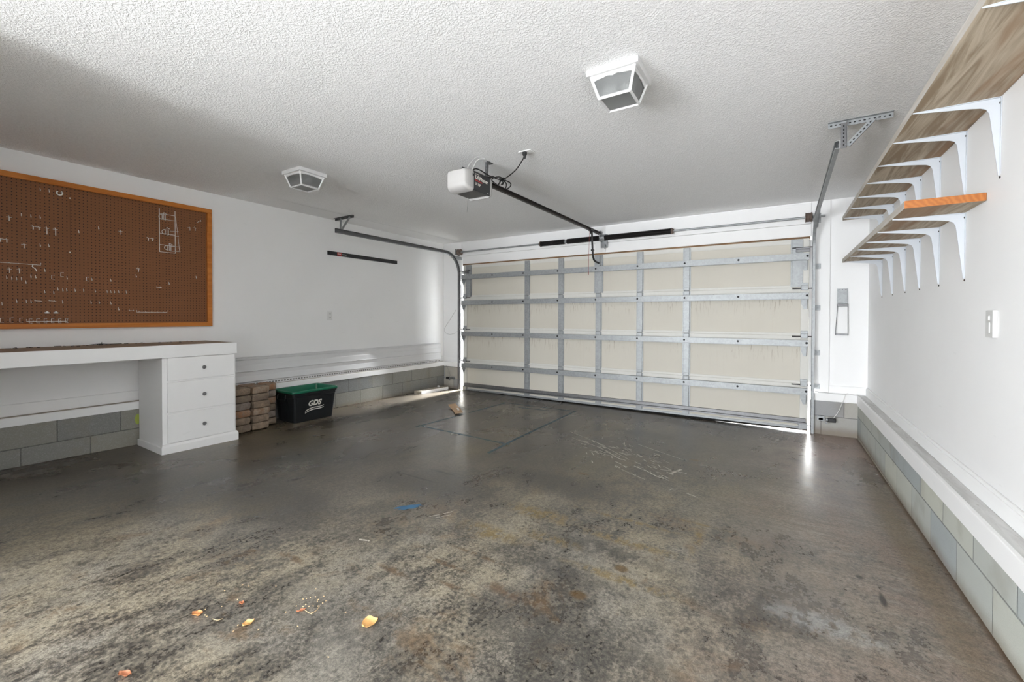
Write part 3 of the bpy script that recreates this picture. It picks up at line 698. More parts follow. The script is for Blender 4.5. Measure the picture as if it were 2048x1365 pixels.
k = MB(); k.obox((-2.15, 5.44, 2.452), (1, 0, 0), (0, 1, 0), (0, 0, 1), .024, .055, .016, .004); k.obox((-2.15, 5.455, 2.422), (1, 0, 0), (0, 1, -.3), (0, .3, 1), .010, .022, .022, .003)
k.build('trolley', M['black_metal'], GO)
arm = [(-2.15, 5.476, 2.424), (-2.15, 5.49, 2.30), (-2.15, 5.505, 2.19)] + [(-2.15, 5.505+.012*t+.198*t*t, 2.19-.125*t+.0*t) for t in (.2, .4)] + [(-2.15, 5.535, 2.10), (-2.15, 5.56, 2.062), (-2.15, 5.61, 2.045), (-2.15, 5.73, 2.040)]
arm = [(-2.15, 5.476, 2.424), (-2.15, 5.49, 2.30), (-2.15, 5.508, 2.16), (-2.15, 5.522, 2.105), (-2.15, 5.55, 2.068), (-2.15, 5.60, 2.050), (-2.15, 5.74, 2.040)]
k = MB(); k.tube(arm, .0135, 8); k.obox((-2.15, 5.503, 2.19), (1, 0, 0), (0, 1, 0), (0, 0, 1), .018, .017, .01)
k.build('door_arm', M['black_metal'], GO, True)
k = MB(); k.box(-2.175, -2.125, 5.735, 5.7675, 2.0, 2.06, .003); k.build('door_arm_bracket', M['galv'], GO)
k = MB(); k.tube([(-2.15, 5.385, 2.43), (-2.15, 5.372, 2.15), (-2.15, 5.362, 1.885)], .0022, 6); k.tube([(-2.15, 5.362, 1.885), (-2.152, 5.360, 1.862), (-2.148, 5.36, 1.84)], [.004, .006, .002], 6)
k.build('release_cord', M['red_cord'], GO)
# cord: from the case over the rail, tied in a bow, up to the ceiling outlet
def smooth(pts, n=8):
    P = [Vector(p) for p in pts]; P = [P[0]]+P+[P[-1]]; out = []
    for i in range(1, len(P)-2):
        for k in range(n):
            t = k/n; p0, p1, p2, p3 = P[i-1:i+3]
            out.append(.5*((2*p1)+(-p0+p2)*t+(2*p0-5*p1+4*p2-p3)*t*t+(-p0+3*p1-3*p2+p3)*t**3))
    return out+[P[-2]]
cp = [(-2.075, 2.72, 2.435), (-2.06, 2.745, 2.46), (-2.05, 2.80, 2.462), (-2.05, 2.90, 2.455), (-2.055, 3.05, 2.462), (-2.055, 3.13, 2.478), (-2.0, 3.14, 2.50), (-1.90, 3.10, 2.525), (-1.80, 3.02, 2.545), (-1.735, 2.955, 2.555), (-1.715, 2.93, 2.562)]
m = MB(); m.tube(smooth(cp), .0048, 8)
def loop(cx, cy, cz, ry, rz, tilt):
    return [(cx+.02*sin(a*2), cy+ry*cos(a)*cos(tilt)-rz*sin(a)*sin(tilt), cz+ry*cos(a)*sin(tilt)+rz*sin(a)) for a in [2*pi*k/24 for k in range(25)]]
m.tube(loop(-2.055, 3.05, 2.440, .060, .035, .35), .0048, 8); m.tube(loop(-2.045, 3.185, 2.450, .045, .03, -.4), .0048, 8); m.tube(loop(-2.045, 3.115, 2.458, .022, .028, 0), .0048, 8)
m.tube(smooth([(-2.05, 3.09, 2.46), (-2.05, 3.075, 2.43), (-2.06, 3.06, 2.40)]), .0048, 8)
m.lathe((-2.06, 3.125, 2.475), (1, 0, 0), [(0, .011), (.02, .011)], 8)
pc = m.build('power_cord', M['cord'], GO, True)
MB().lathe((-1.712, 2.928, 2.581), (0, 0, -1), [(0, .019), (.022, .017), (.028, .012), (.05, .007)], 12).build('plug', M['cord'], pc)
MB().tube(smooth([(-2.13, 2.72, 2.43), (-2.12, 2.74, 2.50), (-2.10, 2.79, 2.565), (-2.085, 2.81, 2.580), (-2.07, 2.83, 2.579)]), .002, 6).build('bell_wire', M['white_wire'], GO)
m = MB(); m.tube(smooth([(-2.10, 2.74, 2.44), (-2.10, 2.78, 2.50), (-2.10, 2.82, 2.555), (-2.085, 2.86, 2.578), (-2.065, 2.88, 2.58)]), .0035, 6)
m.build('bell_wire', M['white_wire'], GO)
MB().tube([(-2.23, 2.87, 2.286), (-2.236, 2.872, 2.22), (-2.243, 2.874, 2.165)], .0016, 5).build('antenna_wire', M['wire'], GO)
oc = thing('ceiling_outlet', 'white ceiling outlet plate holding the plug of the opener cord', 'outlet', (-1.70, 2.94, ZC))
MB().obox((-1.70, 2.94, ZC-.003), (1, .0, 0), (0, 1, 0), (0, 0, 1), .057, .036, .003, .0015).build('cover_plate', M['white_plastic'], oc)
MB().obox((-1.662, 2.94, ZC-.0065), (1, 0, 0), (0, 1, 0), (0, 0, 1), .015, .014, .0008).build('socket', M['white_plastic'], oc)

# ------------------------------------------------------------------ ceiling lanterns
def lantern(cx, cy, label, first=None):
    T = thing('ceiling_light', label, 'ceiling light', (cx, cy, ZC), 'square ceiling lanterns')
    pz = ZC-.032
    MB().box(cx-.138, cx+.138, cy-.133, cy+.133, pz, ZC, .004).build('pan', M['white'], T)
    h0, h1, zb = .116, .083, ZC-.138; zt = pz
    fr = MB()
    cor = [(-1, -1), (1, -1), (1, 1), (-1, 1)]
    for sx, sy in cor: fr.tube([(cx+sx*h0, cy+sy*h0, zt+.001), (cx+sx*h1, cy+sy*h1, zb)], .0075, 4)
    for i in range(4):
        a, c2 = cor[i], cor[(i+1) % 4]
        fr.tube([(cx+a[0]*h1, cy+a[1]*h1, zb), (cx+c2[0]*h1, cy+c2[1]*h1, zb)], .0085, 4)
        # scalloped valance under the pan
        A = Vector((cx+a[0]*h0, cy+a[1]*h0, zt)); B_ = Vector((cx+c2[0]*h0, cy+c2[1]*h0, zt)); ex = (B_-A); L_ = ex.length; ex.normalize()
        inn = Vector((cx, cy, zt))-(A+B_)/2; inn.z = 0; inn.normalize(); dn = (Vector((0, 0, -1))*(zt-zb)+inn*(h0-h1)).normalized()
        top = []; bot = []
        for k in range(25):
            t = k/24; top.append(A+ex*L_*t)
            s_ = abs(2*t-1); dep = .011+.019*s_**2.2+.009*math.exp(-(s_/.13)**2)+.004*math.exp(-((s_-.45)/.18)**2)
            bot.append(A+ex*L_*t+dn*dep)
        for k in range(24):
            vs = [fr.b.verts.new(p) for p in (top[k], top[k+1], bot[k+1], bot[k])]; fr.face(vs)
            vs = [fr.b.verts.new(p+inn*.003) for p in (bot[k], bot[k+1], top[k+1], top[k])]; fr.face(vs)
    fr.build('cage', M['white'], T)
    for i in range(4):
        a, c2 = cor[i], cor[(i+1) % 4]; k0, k1 = h0-.005, h1-.003
        g = MB(); A = [(cx+a[0]*k0, cy+a[1]*k0, zt), (cx+c2[0]*k0, cy+c2[1]*k0, zt), (cx+c2[0]*k1, cy+c2[1]*k1, zb), (cx+a[0]*k1, cy+a[1]*k1, zb)]
        cc = Vector((cx, cy, zb+.03)); g.loft([A, [Vector(p)+(cc-Vector(p)).normalized()*.003 for p in A]])
        g.build('glass_pane', M['glass'], T)
    MB().box(cx-h1+.003, cx+h1-.003, cy-h1+.003, cy+h1-.003, zb-.001, zb+.002).build('glass_pane', M['glass'], T)
    for s in (-1, 1):
        bl = MB(); bl.lathe((cx+s*.012, cy, pz-.035), (s, 0, -.12), [(0, .013), (.014, .014), (.03, .024), (.05, .03), (.066, .024), (.074, .008)], 14)
        bl.build('bulb', M['bulb'], T, True)
    return T
lantern(-.742, 2.275, 'large white glass ceiling lantern nearer the camera, above the open floor')
lantern(-3.662, 2.312, 'small looking white glass ceiling lantern over the drawer pedestal near the pegboard wall')

# ------------------------------------------------------------------ wall shelves
def shelf(z, y0, y1, ys, label):
    T = thing('wall_shelf', label, 'shelf', (.80, (y0+y1)/2, z))
    bd = MB(); bd.box(.519, .803, y0, y1, z, z+.038, .002)
    for fc in bd.b.faces:
        c3 = fc.calc_center_median()
        fc.normal_update()
        if abs(c3.y-y0) < .0015 and abs(fc.normal.y) > .9: fc.material_index = 1
        elif abs(fc.normal.x) > .9: fc.material_index = 2
    bd.build('board', [M['shelf'], M['endgrain'], M['shelf_edge']], T)
    for y in ys:
        k = MB(); W = XR
        out = [(0, 0), (-.284, 0), (-.284, -.004), (-.10, -.027), (-.062, -.034), (-.045, -.043), (-.036, -.062), (-.030, -.11), (-.006, -.335), (0, -.335)]
        # web, with the rounded inside corner
        k.prism(out, (W-.001, y-.0015, z-.001), (1, 0, 0), (0, 0, 1), -.003)
        k.loft([[(W-.001, y-.013, z-.0008), (W-.001, y+.013, z-.0008), (W-.001, y+.013, z-.0035), (W-.001, y-.013, z-.0035)], [(W-.284, y-.003, z-.0008), (W-.284, y+.003, z-.0008), (W-.284, y+.003, z-.0035), (W-.284, y-.003, z-.0035)]])
        k.loft([[(W-.0008, y-.013, z-.001), (W-.0008, y+.013, z-.001), (W-.0035, y+.013, z-.001), (W-.0035, y-.013, z-.001)], [(W-.0008, y-.005, z-.335), (W-.0008, y+.005, z-.335), (W-.0035, y+.005, z-.335), (W-.0035, y-.005, z-.335)]])
        bk = k.build('bracket', M['bracket_white'], T)
        for dz in (-.024, -.345): MB().lathe((W-.003, y, z+dz) if dz > -.3 else (W, y, z+dz), (-1, 0, 0), [(0, .0055), (.003, .005), (.004, .002)], 8).build('screw', M['screw'], bk)
    return T
shelf(2.235, .45, 5.285, [1.885, 2.69, 3.09, 3.506, 3.914, 4.32, 4.732, 5.155], 'longer upper wall shelf of weathered boards on white brackets near the ceiling')
shelf(1.820, 2.822, 5.262, [3.092, 3.506, 3.917, 4.31, 4.734, 5.168], 'shorter lower wall shelf with orange cut end below the long shelf')

# ------------------------------------------------------------------ workbench and drawers
WB = thing('workbench_top', 'white fronted workbench top with worn brown plywood surface below the pegboard', 'workbench', (-4.8, 1.0, .925))
MB().box(-5.09, -4.478, -.02, 2.108, 1.005, 1.029, .002).build('top', M['ply'], WB)
MB().box(-4.478, -4.461, -.02, 2.114, .922, 1.031, .003).build('apron', M['trim'], WB)
MB().box(-5.0, -4.48, 0, .05, fz(-4.8, 0), 1.005).build('leg_panel', M['trim'], WB)
sp = MB()
for k in range(40):
    x, y, a = rnd.uniform(-5.08, -4.9), rnd.uniform(.7, 2.0), rnd.uniform(0, 3); L_ = rnd.uniform(.004, .016)
    sp.obox((x, y, 1.0315), (cos(a), sin(a), 0), (-sin(a), cos(a), 0), (0, 0, 1), L_, .003, .002)
o = tag(sp.build('debris', M['black_metal']), 'dark crumbs and dirt scattered along the back of the brown bench top', 'debris', None, 'stuff')
tw = MB()
tw.tube(smooth([(-5.02, 1.20, 1.033), (-4.99, 1.26, 1.040), (-5.0, 1.32, 1.035), (-4.98, 1.40, 1.036)]), .003, 6); tw.tube([(-5.0, 1.27, 1.034), (-4.99, 1.27, 1.055)], .002, 5)
tag(tw.build('twig', M['screw']), 'thin dark twig lying at the back of the bench top', 'twig')
DP = thing('drawer_pedestal', 'white three drawer pedestal supporting the end of the workbench', 'drawer pedestal', (-4.75, 1.82, fz(-4.75, 1.82)))
py0, py1, zf = 1.524, 2.110, fz(-4.6, 1.8)
MB().box(-5.0, -4.487, py0, py1, zf, .921, .002).build('carcass', M['trim'], DP)
pl = MB()
zl = lambda x, y: fz(x, y)
for (x0, x1, y0, y1) in ((-4.487, -4.462, py0-.013, py1+.013), (-5.0, -4.487, py0-.013, py0-.0005), (-5.0, -4.487, py1+.0005, py1+.013)):
    pl.hexa([(x0, y0, fz(x0, y0)), (x1, y0, fz(x1, y0)), (x1, y1, fz(x1, y1)), (x0, y1, fz(x0, y1)), (x0, y0, .150), (x1, y0, .150), (x1, y1, .150), (x0, y1, .150)])
for (x0, x1, y0, y1, ix, iy) in ((-4.487, -4.462, py0-.013, py1+.013, .010, .008),):
    pl.hexa([(x0, y0, .150), (x1, y0, .150), (x1, y1, .150), (x0, y1, .150), (x0, y0+iy, .170), (x1-ix, y0+iy, .170), (x1-ix, y1-iy, .170), (x0, y1-iy, .170)])
pl.build('plinth', M['trim'], DP)
for z0, z1 in ((.178, .427), (.442, .705), (.718, .918)):
    d = MB().box(-4.486, -4.467, 1.557, 2.094, z0, z1, .004).build('drawer', M['trim'], DP)
    kb = MB(); kb.lathe((-4.467, 1.828, (z0+z1)/2), (1, 0, 0), [(0, .008), (.010, .007), (.014, .014), (.020, .0165), (.026, .013), (.029, .004)], 18)
    kb.build('knob', M['rusty'] if False else M['galv_dark'], d, True, label='dark metal knob')

# ------------------------------------------------------------------ pegboard
PB = thing('pegboard', 'long brown pegboard in an orange wooden frame on the white wall', 'pegboard', (XL, .94, 1.18))
MB().box(-5.107, -5.093, .02, 2.12, 1.20, 2.38).build('board', M['pegboard'], PB)
for q_ in ((-.02, 2.162, 2.360, 2.403), (-.02, 2.162, 1.178, 1.219)):
    MB().box(XL+.001, -5.068, q_[0], q_[1], q_[2], q_[3], .003).build('frame_rail', M['frame_wood'], PB)
MB().box(XL+.001, -5.0685, 2.119, 2.162, 1.2195, 2.3595, .003).build('frame_rail', M['frame_wood'], PB)
MB().box(XL+.001, -5.0685, -.02, .022, 1.2195, 2.3595, .003).build('frame_rail', M['frame_wood'], PB)
for y, z in ((1.103, 2.277), (1.10, 1.82)):
    MB().lathe((-5.093, y, z), (1, 0, 0), [(0, .006), (.002, .005), (.003, .001)], 10).build('screw', M['print_white'], PB)
PX = -5.093
def proto(name, fn, label, cat, group):
    m = MB(); fn(m); o = m.build(name, M['hook']); tag(o, label, cat, group); return o
def copies(o, pts, alt=None, labels=None):
    for i, (y, z) in enumerate(pts):
        c = o if i == 0 else o.copy()
        if i: COL.objects.link(c)
        c.location = (PX, y, z)
        if labels: c['label'] = labels[i]
def f_l(m): m.tube(smooth([(0, 0, .012), (.006, 0, .010), (.008, 0, .0), (.010, 0, -.010), (.018, .0, -.012), (.020, .001, -.002)], 4), .0019, 6)
def f_t(m): m.tube([(.004, -.013, .008), (.004, .015, .008)], .0018, 6); m.tube(smooth([(0, 0, .02), (.01, 0, .012), (.018, 0, .008), (.019, 0, -.008), (.019, 0, -.022)], 4), .0026, 6)
def f_tl(m): m.tube([(.004, -.013, .018), (.004, .016, .018)], .0018, 6); m.tube(smooth([(0, 0, .03), (.01, 0, .022), (.018, 0, .018), (.019, 0, -.008), (.019, 0, -.034)], 4), .003, 6)
def f_pi(m):
    m.tube([(.012, -.028, .006), (.012, .028, .003)], .0022, 6)
    for s in (-.016, .016): m.tube([(0, s, .012), (.012, s, .005), (.022, s, .003), (.023, s, -.020)], .003, 6)
def f_c(m): m.tube([(.004, .015, .017), (.012, -.003, .016), (.012, -.003, -.016), (.004, .015, -.017)], .0020, 6); m.tube([(0, .013, .015), (.005, .013, .017)], .002, 5); m.tube([(0, .013, -.019), (.005, .013, -.017)], .002, 5)
def f_f(m):
    m.tube([(.004, -.022, .002), (.004, .022, -.002)], .0022, 6)
    for s in (-.018, .010): m.tube([(.0, s, .008), (.008, s, .006), (.008, s, -.001)], .0018, 5)
LH = [(.93, 2.306), (.98, 2.306), (.826, 2.081), (.877, 2.08), (.928, 2.081), (.927, 1.854), (.975, 1.858), (1.153, 2.004), (.747, 1.579), (.773, 1.574), (.798, 1.575), (.823, 1.575), (.847, 1.55), (.874, 1.598), (.9, 1.597), (.951, 1.653), (1.079, 1.601), (1.024, 1.506), (1.053, 1.499), (1.076, 1.502), (1.127, 1.5), (.949, 1.48), (1., 1.474), (.797, 1.398), (.848, 1.397), (.873, 1.398), (1.051, 1.398), (.722, 1.375), (1.279, 2.056), (1.232, 1.602), (1.357, 1.604), (1.179, 1.502), (1.254, 1.502), (1.332, 1.501), (1.357, 1.502), (1.381, 1.503), (1.41, 1.505), (1.464, 1.502), (1.226, 1.401), (1.279, 1.403), (1.356, 1.399), (1.409, 1.347), (1.536, 1.656), (1.789, 1.604), (2.02, 1.683)]
copies(proto('peg_hook', f_l, 'short single bent wire peg hook in the brown pegboard', 'hook', 'single wire peg hooks'), LH)
copies(proto('shelf_peg', f_t, 'short T shaped zinc peg hook in the brown pegboard', 'hook', 'short T shaped peg hooks'), [(.762, 2.041), (.838, 1.839), (.761, 1.637), (.812, 1.637), (1.427, 2.044), (1.551, 1.716), (1.964, 2.172), (2.011, 2.178)])
copies(proto('long_peg', f_tl, 'tall T shaped peg hook on the board', 'hook', None), [(.963, 1.981), (1.013, 1.98)], None, ['tall T shaped peg hook nearer the double hook with brass tips', 'tall T shaped peg hook farther from the double hook, towards the board seam'])
copies(proto('double_peg', f_pi, 'd', 'hook', 'double prong peg hooks'), [(.903, 1.994), (.732, 1.869), (1.641, 2.018)], None, ['two pronged peg hook with brass tips beside the tall T shaped hooks', 'two pronged peg hook cut by the picture edge at mid height of the pegboard', 'two pronged peg hook standing alone beside the wire tool rack'])
copies(proto('clip_hook', f_c, 'd', 'hook', 'square C shaped peg hooks'), [(.992, 1.601), (1.045, 1.627), (1.2, 1.602), (.765, 1.248), (.815, 1.246), (.715, 1.246), (.865, 1.24), (.906, 1.241), (.947, 1.241), (.988, 1.241), (1.029, 1.24), (1.07, 1.242)], None,
       ['square C shaped hook, lower of the pair in mid board', 'square C shaped hook, upper of the pair in mid board', 'square C shaped hook beyond the board seam at mid height'] + ['square C shaped hook in the row just above the bottom frame, before the wire bar']*3 + ['square C shaped hook held on the low wire bar above the bottom frame']*6)
copies(proto('flat_peg', f_f, 'd', 'hook', 'flat wire peg brackets'), [(.914, 1.402), (.993, 1.405), (1.71, 1.56), (1.505, 1.331)], None, ['flat wire bracket in the lower board, farther from the board seam', 'flat wire bracket in the lower board, closer to the board seam', 'flat wire bracket below the wire tool rack', 'flat wire bracket at the end of the long low bar'])
# white clips
for (y, z), lb_ in (((.961, 1.307), 'white plastic pegboard clip with grey tab near the bottom frame'), ((1.012, 1.307), 'plain white plastic pegboard clip near the bottom frame, closer to the seam')):
    T = thing('tool_clip', lb_, 'clip', (PX, y, z), 'white pegboard clips')
    MB().box(PX, PX+.014, y-.014, y+.014, z-.006, z+.005, .003).build('base', M['white_plastic'], T)
    MB().box(PX+.004, PX+.018, y-.006, y+.006, z+.003, z+.012, .002).build('jaw', M['white_plastic'], T)
T = thing('spring_clip', 'round grey metal spring clip under the top frame of the pegboard', 'clip', (PX, 1.039, 2.307))
MB().tube([(PX+.012+.003*sin(a), 1.039+.017*cos(a), 2.303+.017*sin(a)) for a in [radians(k) for k in range(-230, 60, 15)]], .005, 8).build('band', M['hook'], T, True)
MB().obox((PX+.012, 1.048, 2.308), (0, 1, .5), (1, 0, 0), (0, -.5, 1), .012, .006, .002).build('tongue', M['galv_dark'], T)
def bar(name, y0, y1, z, label, ticks, upend=True):
    T = thing(name, label, 'tool holder', (PX, (y0+y1)/2, z))
    m = MB(); m.tube([(PX+.022, y0, z+(.018 if upend else 0)), (PX+.022, y0, z), (PX+.022, y1, z), (PX+.022, y1, z+.018)], .0022, 6); m.build('rod', M['hook'], T)
    for k in range(ticks):
        y = y0+(y1-y0)*(k+.5)/ticks
        MB().tube([(PX+.001, y, z+.004), (PX+.022, y, z+.001), (PX+.024, y+.006, z-.002)], .0022, 6).build('peg', M['hook'], T)
bar('wire_bar', .50, .927, 1.692, 'long wire tool bar at mid height of the pegboard, cut by the picture edge', 9, False)
bar('wire_bar', 1.534, 1.767, 1.319, 'thin wire tool bar standing alone near the bottom frame below the rack', 5)
bar('wire_bar', .846, 1.077, 1.236, 'low wire bar just above the bottom frame carrying square hooks', 3)
m = MB(); m.tube(smooth([(PX+.024, .884, 1.691), (PX+.022, .88, 1.676), (PX+.02, .898, 1.657), (PX+.018, .904, 1.639)]), .0028, 6)
tag(m.build('bent_wire', M['hook']), 'curly bent wire dangling from the long mid height tool bar', 'wire')
m = MB(); m.tube([(PX, 2.034, 2.246), (PX+.012, 2.048, 2.262), (PX+.02, 2.06, 2.270)], .002, 6); m.tube([(PX+.02, 2.06, 2.276), (PX+.02, 2.06, 2.258)], .002, 6)
tag(m.build('straight_pin', M['hook']), 'slanting straight pin near the upper corner of the frame beside the rack', 'pin')
# wire rack
T = thing('wire_tool_rack', 'tall silver wire tool rack hanging on the pegboard near its framed end', 'tool rack', (PX, 1.78, 1.90))
for y in (1.716, 1.843): MB().tube([(PX+.006, y, 2.323), (PX+.006, y, 1.904)], .0032, 6).build('upright', M['hook'], T)
for z in (2.275, 2.225, 2.085, 1.975, 1.906): MB().tube([(PX+.007, 1.716, z), (PX+.007, 1.843, z)], .0024, 6).build('crossbar', M['hook'], T)
for z, out in ((2.262, .03), (2.118, .055), (1.966, .075)):
    cy = 1.725+out*.6
    bk = MB(); bk.tube([(PX+.006, cy-.012, z), (PX+out, cy-.012, z)], .0022, 6); bk.tube([(PX+.006, cy+.016, z-.045), (PX+out, cy+.016, z-.045)], .0022, 6)
    for k in (-1, 0, 1): bk.tube([(PX+out, cy+k*.013, z+.004+(.02 if k == 0 else 0)), (PX+out, cy+k*.013, z-.048)], .0028, 6)
    bk.tube([(PX+out, cy-.013-.026*sin(a), z-.022+.024*cos(a)) for a in [pi*i/10 for i in range(11)]], .0025, 6)
    bk.tube([(PX+out, cy, z+.024), (PX+out, cy+.02, z+.012), (PX+out, cy+.026, z+.014)], .0025, 6)
    bk.build('prong', M['hook'], T)
for za, zb_ in ((2.118, .06), (1.966, .09)):
    m = MB(); m.tube([(PX+.007, 1.80, za), (PX+.007+zb_, 1.85, za-.004)], .0024, 6); m.tube([(PX+.007, 1.80, za-.045), (PX+.007+zb_, 1.85, za-.05)], .0024, 6); m.build('arm', M['hook'], T)
MB().tube([(PX+.007, 1.847, 2.27), (PX+.05, 1.85, 2.08), (PX+.075, 1.852, 1.93)], .0018, 6).build('brace', M['hook'], T)

# ------------------------------------------------------------------ left wall: magnetic bar, outlet, siding
T = thing('magnetic_tool_bar', 'long black magnetic tool bar mounted on the white wall past the pegboard', 'tool bar', (XL, 4.15, 2.135))
MB().box(XL, XL+.022, 3.544, 4.76, 2.108, 2.160, .003).build('bar', M['black_plastic'], T)
MB().box(XL+.0215, XL+.0226, 3.68, 3.75, 2.112, 2.156).build('logo_patch', M['print_red'], T)
m = MB()
for k in range(6): m.box(XL+.0224, XL+.0232, 3.688+k*.009, 3.694+k*.009, 2.130, 2.140)
for k in range(8): m.box(XL+.0220, XL+.0228, 3.757+k*.009, 3.763+k*.009, 2.129, 2.137)
m.build('logo_lettering', M['print_white'], T)
T = thing('wall_outlet', 'white duplex outlet on the wall below the black tool bar', 'outlet', (XL, 3.58, 1.292))
MB().box(XL, XL+.006, 3.543, 3.617, 1.234, 1.350, .002).build('cover_plate', M['white_plastic'], T)
for zc in (1.316, 1.268):
    k = MB().lathe((XL+.0058, 3.58, zc), (1, 0, 0), [(0, .017), (.0025, .016)], 16); k.box(XL+.0083, XL+.009, 3.572, 3.575, zc-.002, zc+.008, 0, 1); k.box(XL+.0083, XL+.009, 3.585, 3.588, zc-.002, zc+.008, 0, 1); k.build('socket', [M['white_plastic'], M['hole']], T)
def siding(y0, y1, x, z0, k, label, hem=True):
    T = thing('siding_panel', label, 'siding panel', (x, (y0+y1)/2, z0), 'stacked siding panels')
    pr = [(0, .0), (0, .040), (.010, .046), (.026, .052), (.010, .112), (.006, .118), (.004, .160), (.026, .166), (.020, .172), (.010, .232), (.005, .240), (.003, .290), (.018, .296), (.020, .310), (.010, .312)]
    pr = [(a*.9, b2*k) for a, b2 in pr]
    m = MB(); fr_ = [(x+a, z0+c2) for a, c2 in pr]; bk_ = [(x+a-.002, z0+c2) for a, c2 in reversed(pr)]
    m.loft([[(px, y, pz) for px, pz in fr_+bk_] for y in (y0, y1)])
    if hem:
        for i in range(int((y1-y0)/.036)):
            y = y0+.018+i*.036; m.box(x-.0005, x+.0012, y-.011, y+.011, z0+.012, z0+.028, 0, 1)
    m.build('profile', [M['siding'], M['wire']], T)
    return T
siding(2.16, 5.735, -5.062, .4945, 1.02, 'front white vinyl siding panel with slotted hem resting on the block ledge')
siding(2.14, 5.72, -5.088, .4945, 1.055, 'rear white vinyl siding panel peeking above the one with the slotted hem', False)

# ------------------------------------------------------------------ pavers
cols = [('front column nearer the drawer pedestal', -4.645, -4.815, 2.150, 2.338), ('front column nearer the recycling bins', -4.650, -4.815, 2.352, 2.535),
        ('rear column nearer the drawer pedestal', -4.825, -4.985, 2.150, 2.335), ('rear middle column against the blocks', -4.825, -4.985, 2.345, 2.52), ('end column beside the recycling bins', -4.765, -4.965, 2.545, 2.69)]
ordn = ['bottom', 'second from bottom', 'third from bottom', 'third from top', 'second from top', 'top']
PH = .0762
for ci, (cn, xa, xb, ya, yb) in enumerate(cols):
    for lv in range(6):
        dx, dy, a = rnd.uniform(-.006, .006), rnd.uniform(-.004, .004), rnd.uniform(-.03, .03)
        cx, cy = (xa+xb)/2+dx, (ya+yb)/2+dy; hx, hy = abs(xa-xb)/2-.002, (yb-ya)/2-.002
        base = fz(cx, cy)+.004; z0 = base+lv*PH
        m = MB(); q2 = random.Random(ci*10+lv)
        m.box(cx-hx, cx+hx, cy-hy, cy+hy, z0+.0006, z0+PH-.0004)
        bmesh.ops.subdivide_edges(m.b, edges=m.b.edges[:], cuts=3, use_grid_fill=True)
        for vv in m.b.verts:
            p = vv.co-Vector((cx, cy, z0+PH/2)); n = Vector((p.x/hx, p.y/hy, p.z/(PH/2)))
            e = sorted(abs(t) for t in n)
            k = 0
            if e[1] > .9: k = .010 if e[2] > .9 and e[0] > .9 else .006
            if e[0] > .9: k = .013
            jx, jy = q2.uniform(-.002, .002), q2.uniform(-.002, .002)
            vv.co.x -= (k*(1 if n.x > 0 else -1) if abs(n.x) > .9 else 0)-jx*(abs(n.x) > .9)
            vv.co.y -= (k*(1 if n.y > 0 else -1) if abs(n.y) > .9 else 0)-jy*(abs(n.y) > .9)
            if k: vv.co.z -= .0045*(1 if n.z > 0 else -1)*(abs(n.z) > .9)
            if ci == 4 and n.y > .9 and abs(n.x) > .9: vv.co.y -= .02
        R_ = Matrix.Rotation(a, 3, 'Z'); c0 = Vector((cx, cy, 0))
        for vv in m.b.verts: vv.co = R_ @ (vv.co-c0)+c0
        o = m.build('paver', PAV[q2.randrange(5)], None, True, None, (cx, cy, z0))
        tag(o, '%s tumbled brown paver of the %s' % (ordn[lv], cn), 'paver', 'pavers stacked beside the drawer pedestal')

# ------------------------------------------------------------------ nested recycling bins
def rr(cx, cy, hx, hy, r_, z, n=6):
    out = []
    for sx, sy, a0 in ((1, 1, 0), (-1, 1, 90), (-1, -1, 180), (1, -1, 270)):
        for k in range(n+1):
            a = radians(a0+90*k/n); out.append((cx+sx*(hx-r_)+r_*cos(a), cy+sy*(hy-r_)+r_*sin(a), z))
    return out
bcx, bcy = -4.783, 3.030; zf = fz(-4.7, 3.0)
RB = thing('recycling_bin', 'black recycling bin with cream lettering on the floor by the block wall', 'bin', (bcx, bcy, zf))
m = MB()
m.loft([rr(bcx, bcy, .165, .245, .03, zf+.001), rr(bcx, bcy, .192, .272, .03, zf+.285), rr(bcx, bcy, .195, .275, .03, zf+.287), rr(bcx, bcy, .197, .277, .03, zf+.318), rr(bcx, bcy, .206, .286, .032, zf+.320), rr(bcx, bcy, .207, .287, .032, zf+.336),
        rr(bcx, bcy, .194, .274, .03, zf+.336), rr(bcx, bcy, .188, .268, .03, zf+.25), rr(bcx, bcy, .16, .24, .028, zf+.006)])
body = m.build('body', M['bin_black'], RB, True)
for y in (bcy-.215, bcy+.205): rib = MB(); rib.loft([[(bcx+.160, y-.012, zf+.01), (bcx+.163, y-.012, zf+.01), (bcx+.163, y+.012, zf+.01), (bcx+.160, y+.012, zf+.01)], [(bcx+.188, y-.014, zf+.28), (bcx+.194, y-.014, zf+.28), (bcx+.194, y+.014, zf+.28), (bcx+.188, y+.014, zf+.28)]]); rib.build('rib', M['bin_black'], RB)
for x in (bcx-.1, bcx+.06): rib = MB(); rib.loft([[(x-.012, bcy-.242, zf+.01), (x+.012, bcy-.242, zf+.01), (x+.012, bcy-.247, zf+.01), (x-.012, bcy-.247, zf+.01)], [(x-.014, bcy-.268, zf+.28), (x+.014, bcy-.268, zf+.28), (x+.014, bcy-.275, zf+.28), (x-.014, bcy-.275, zf+.28)]]); rib.build('rib', M['bin_black'], RB)
hd = MB(); hd.tube(smooth([(bcx+.05, bcy-.28, zf+.315), (bcx+.05, bcy-.292, zf+.262), (bcx-.03, bcy-.292, zf+.258), (bcx-.10, bcy-.292, zf+.262), (bcx-.10, bcy-.28, zf+.315)]), .006, 8)
hd.build('handle', M['bin_black'], RB, True)
sl = .029/.284
def face(y, dz): return (bcx+.164+dz*.0951+.0025, y, zf+dz)
FMb = frameM(face(2.935, .176), (0, 1, 0), Vector((.0951, 0, 1)).normalized())
text_mesh('lettering', 'GDS', .084, M['print_white'], RB, FMb, .0006, .25, .0035, label='cream GDS lettering')
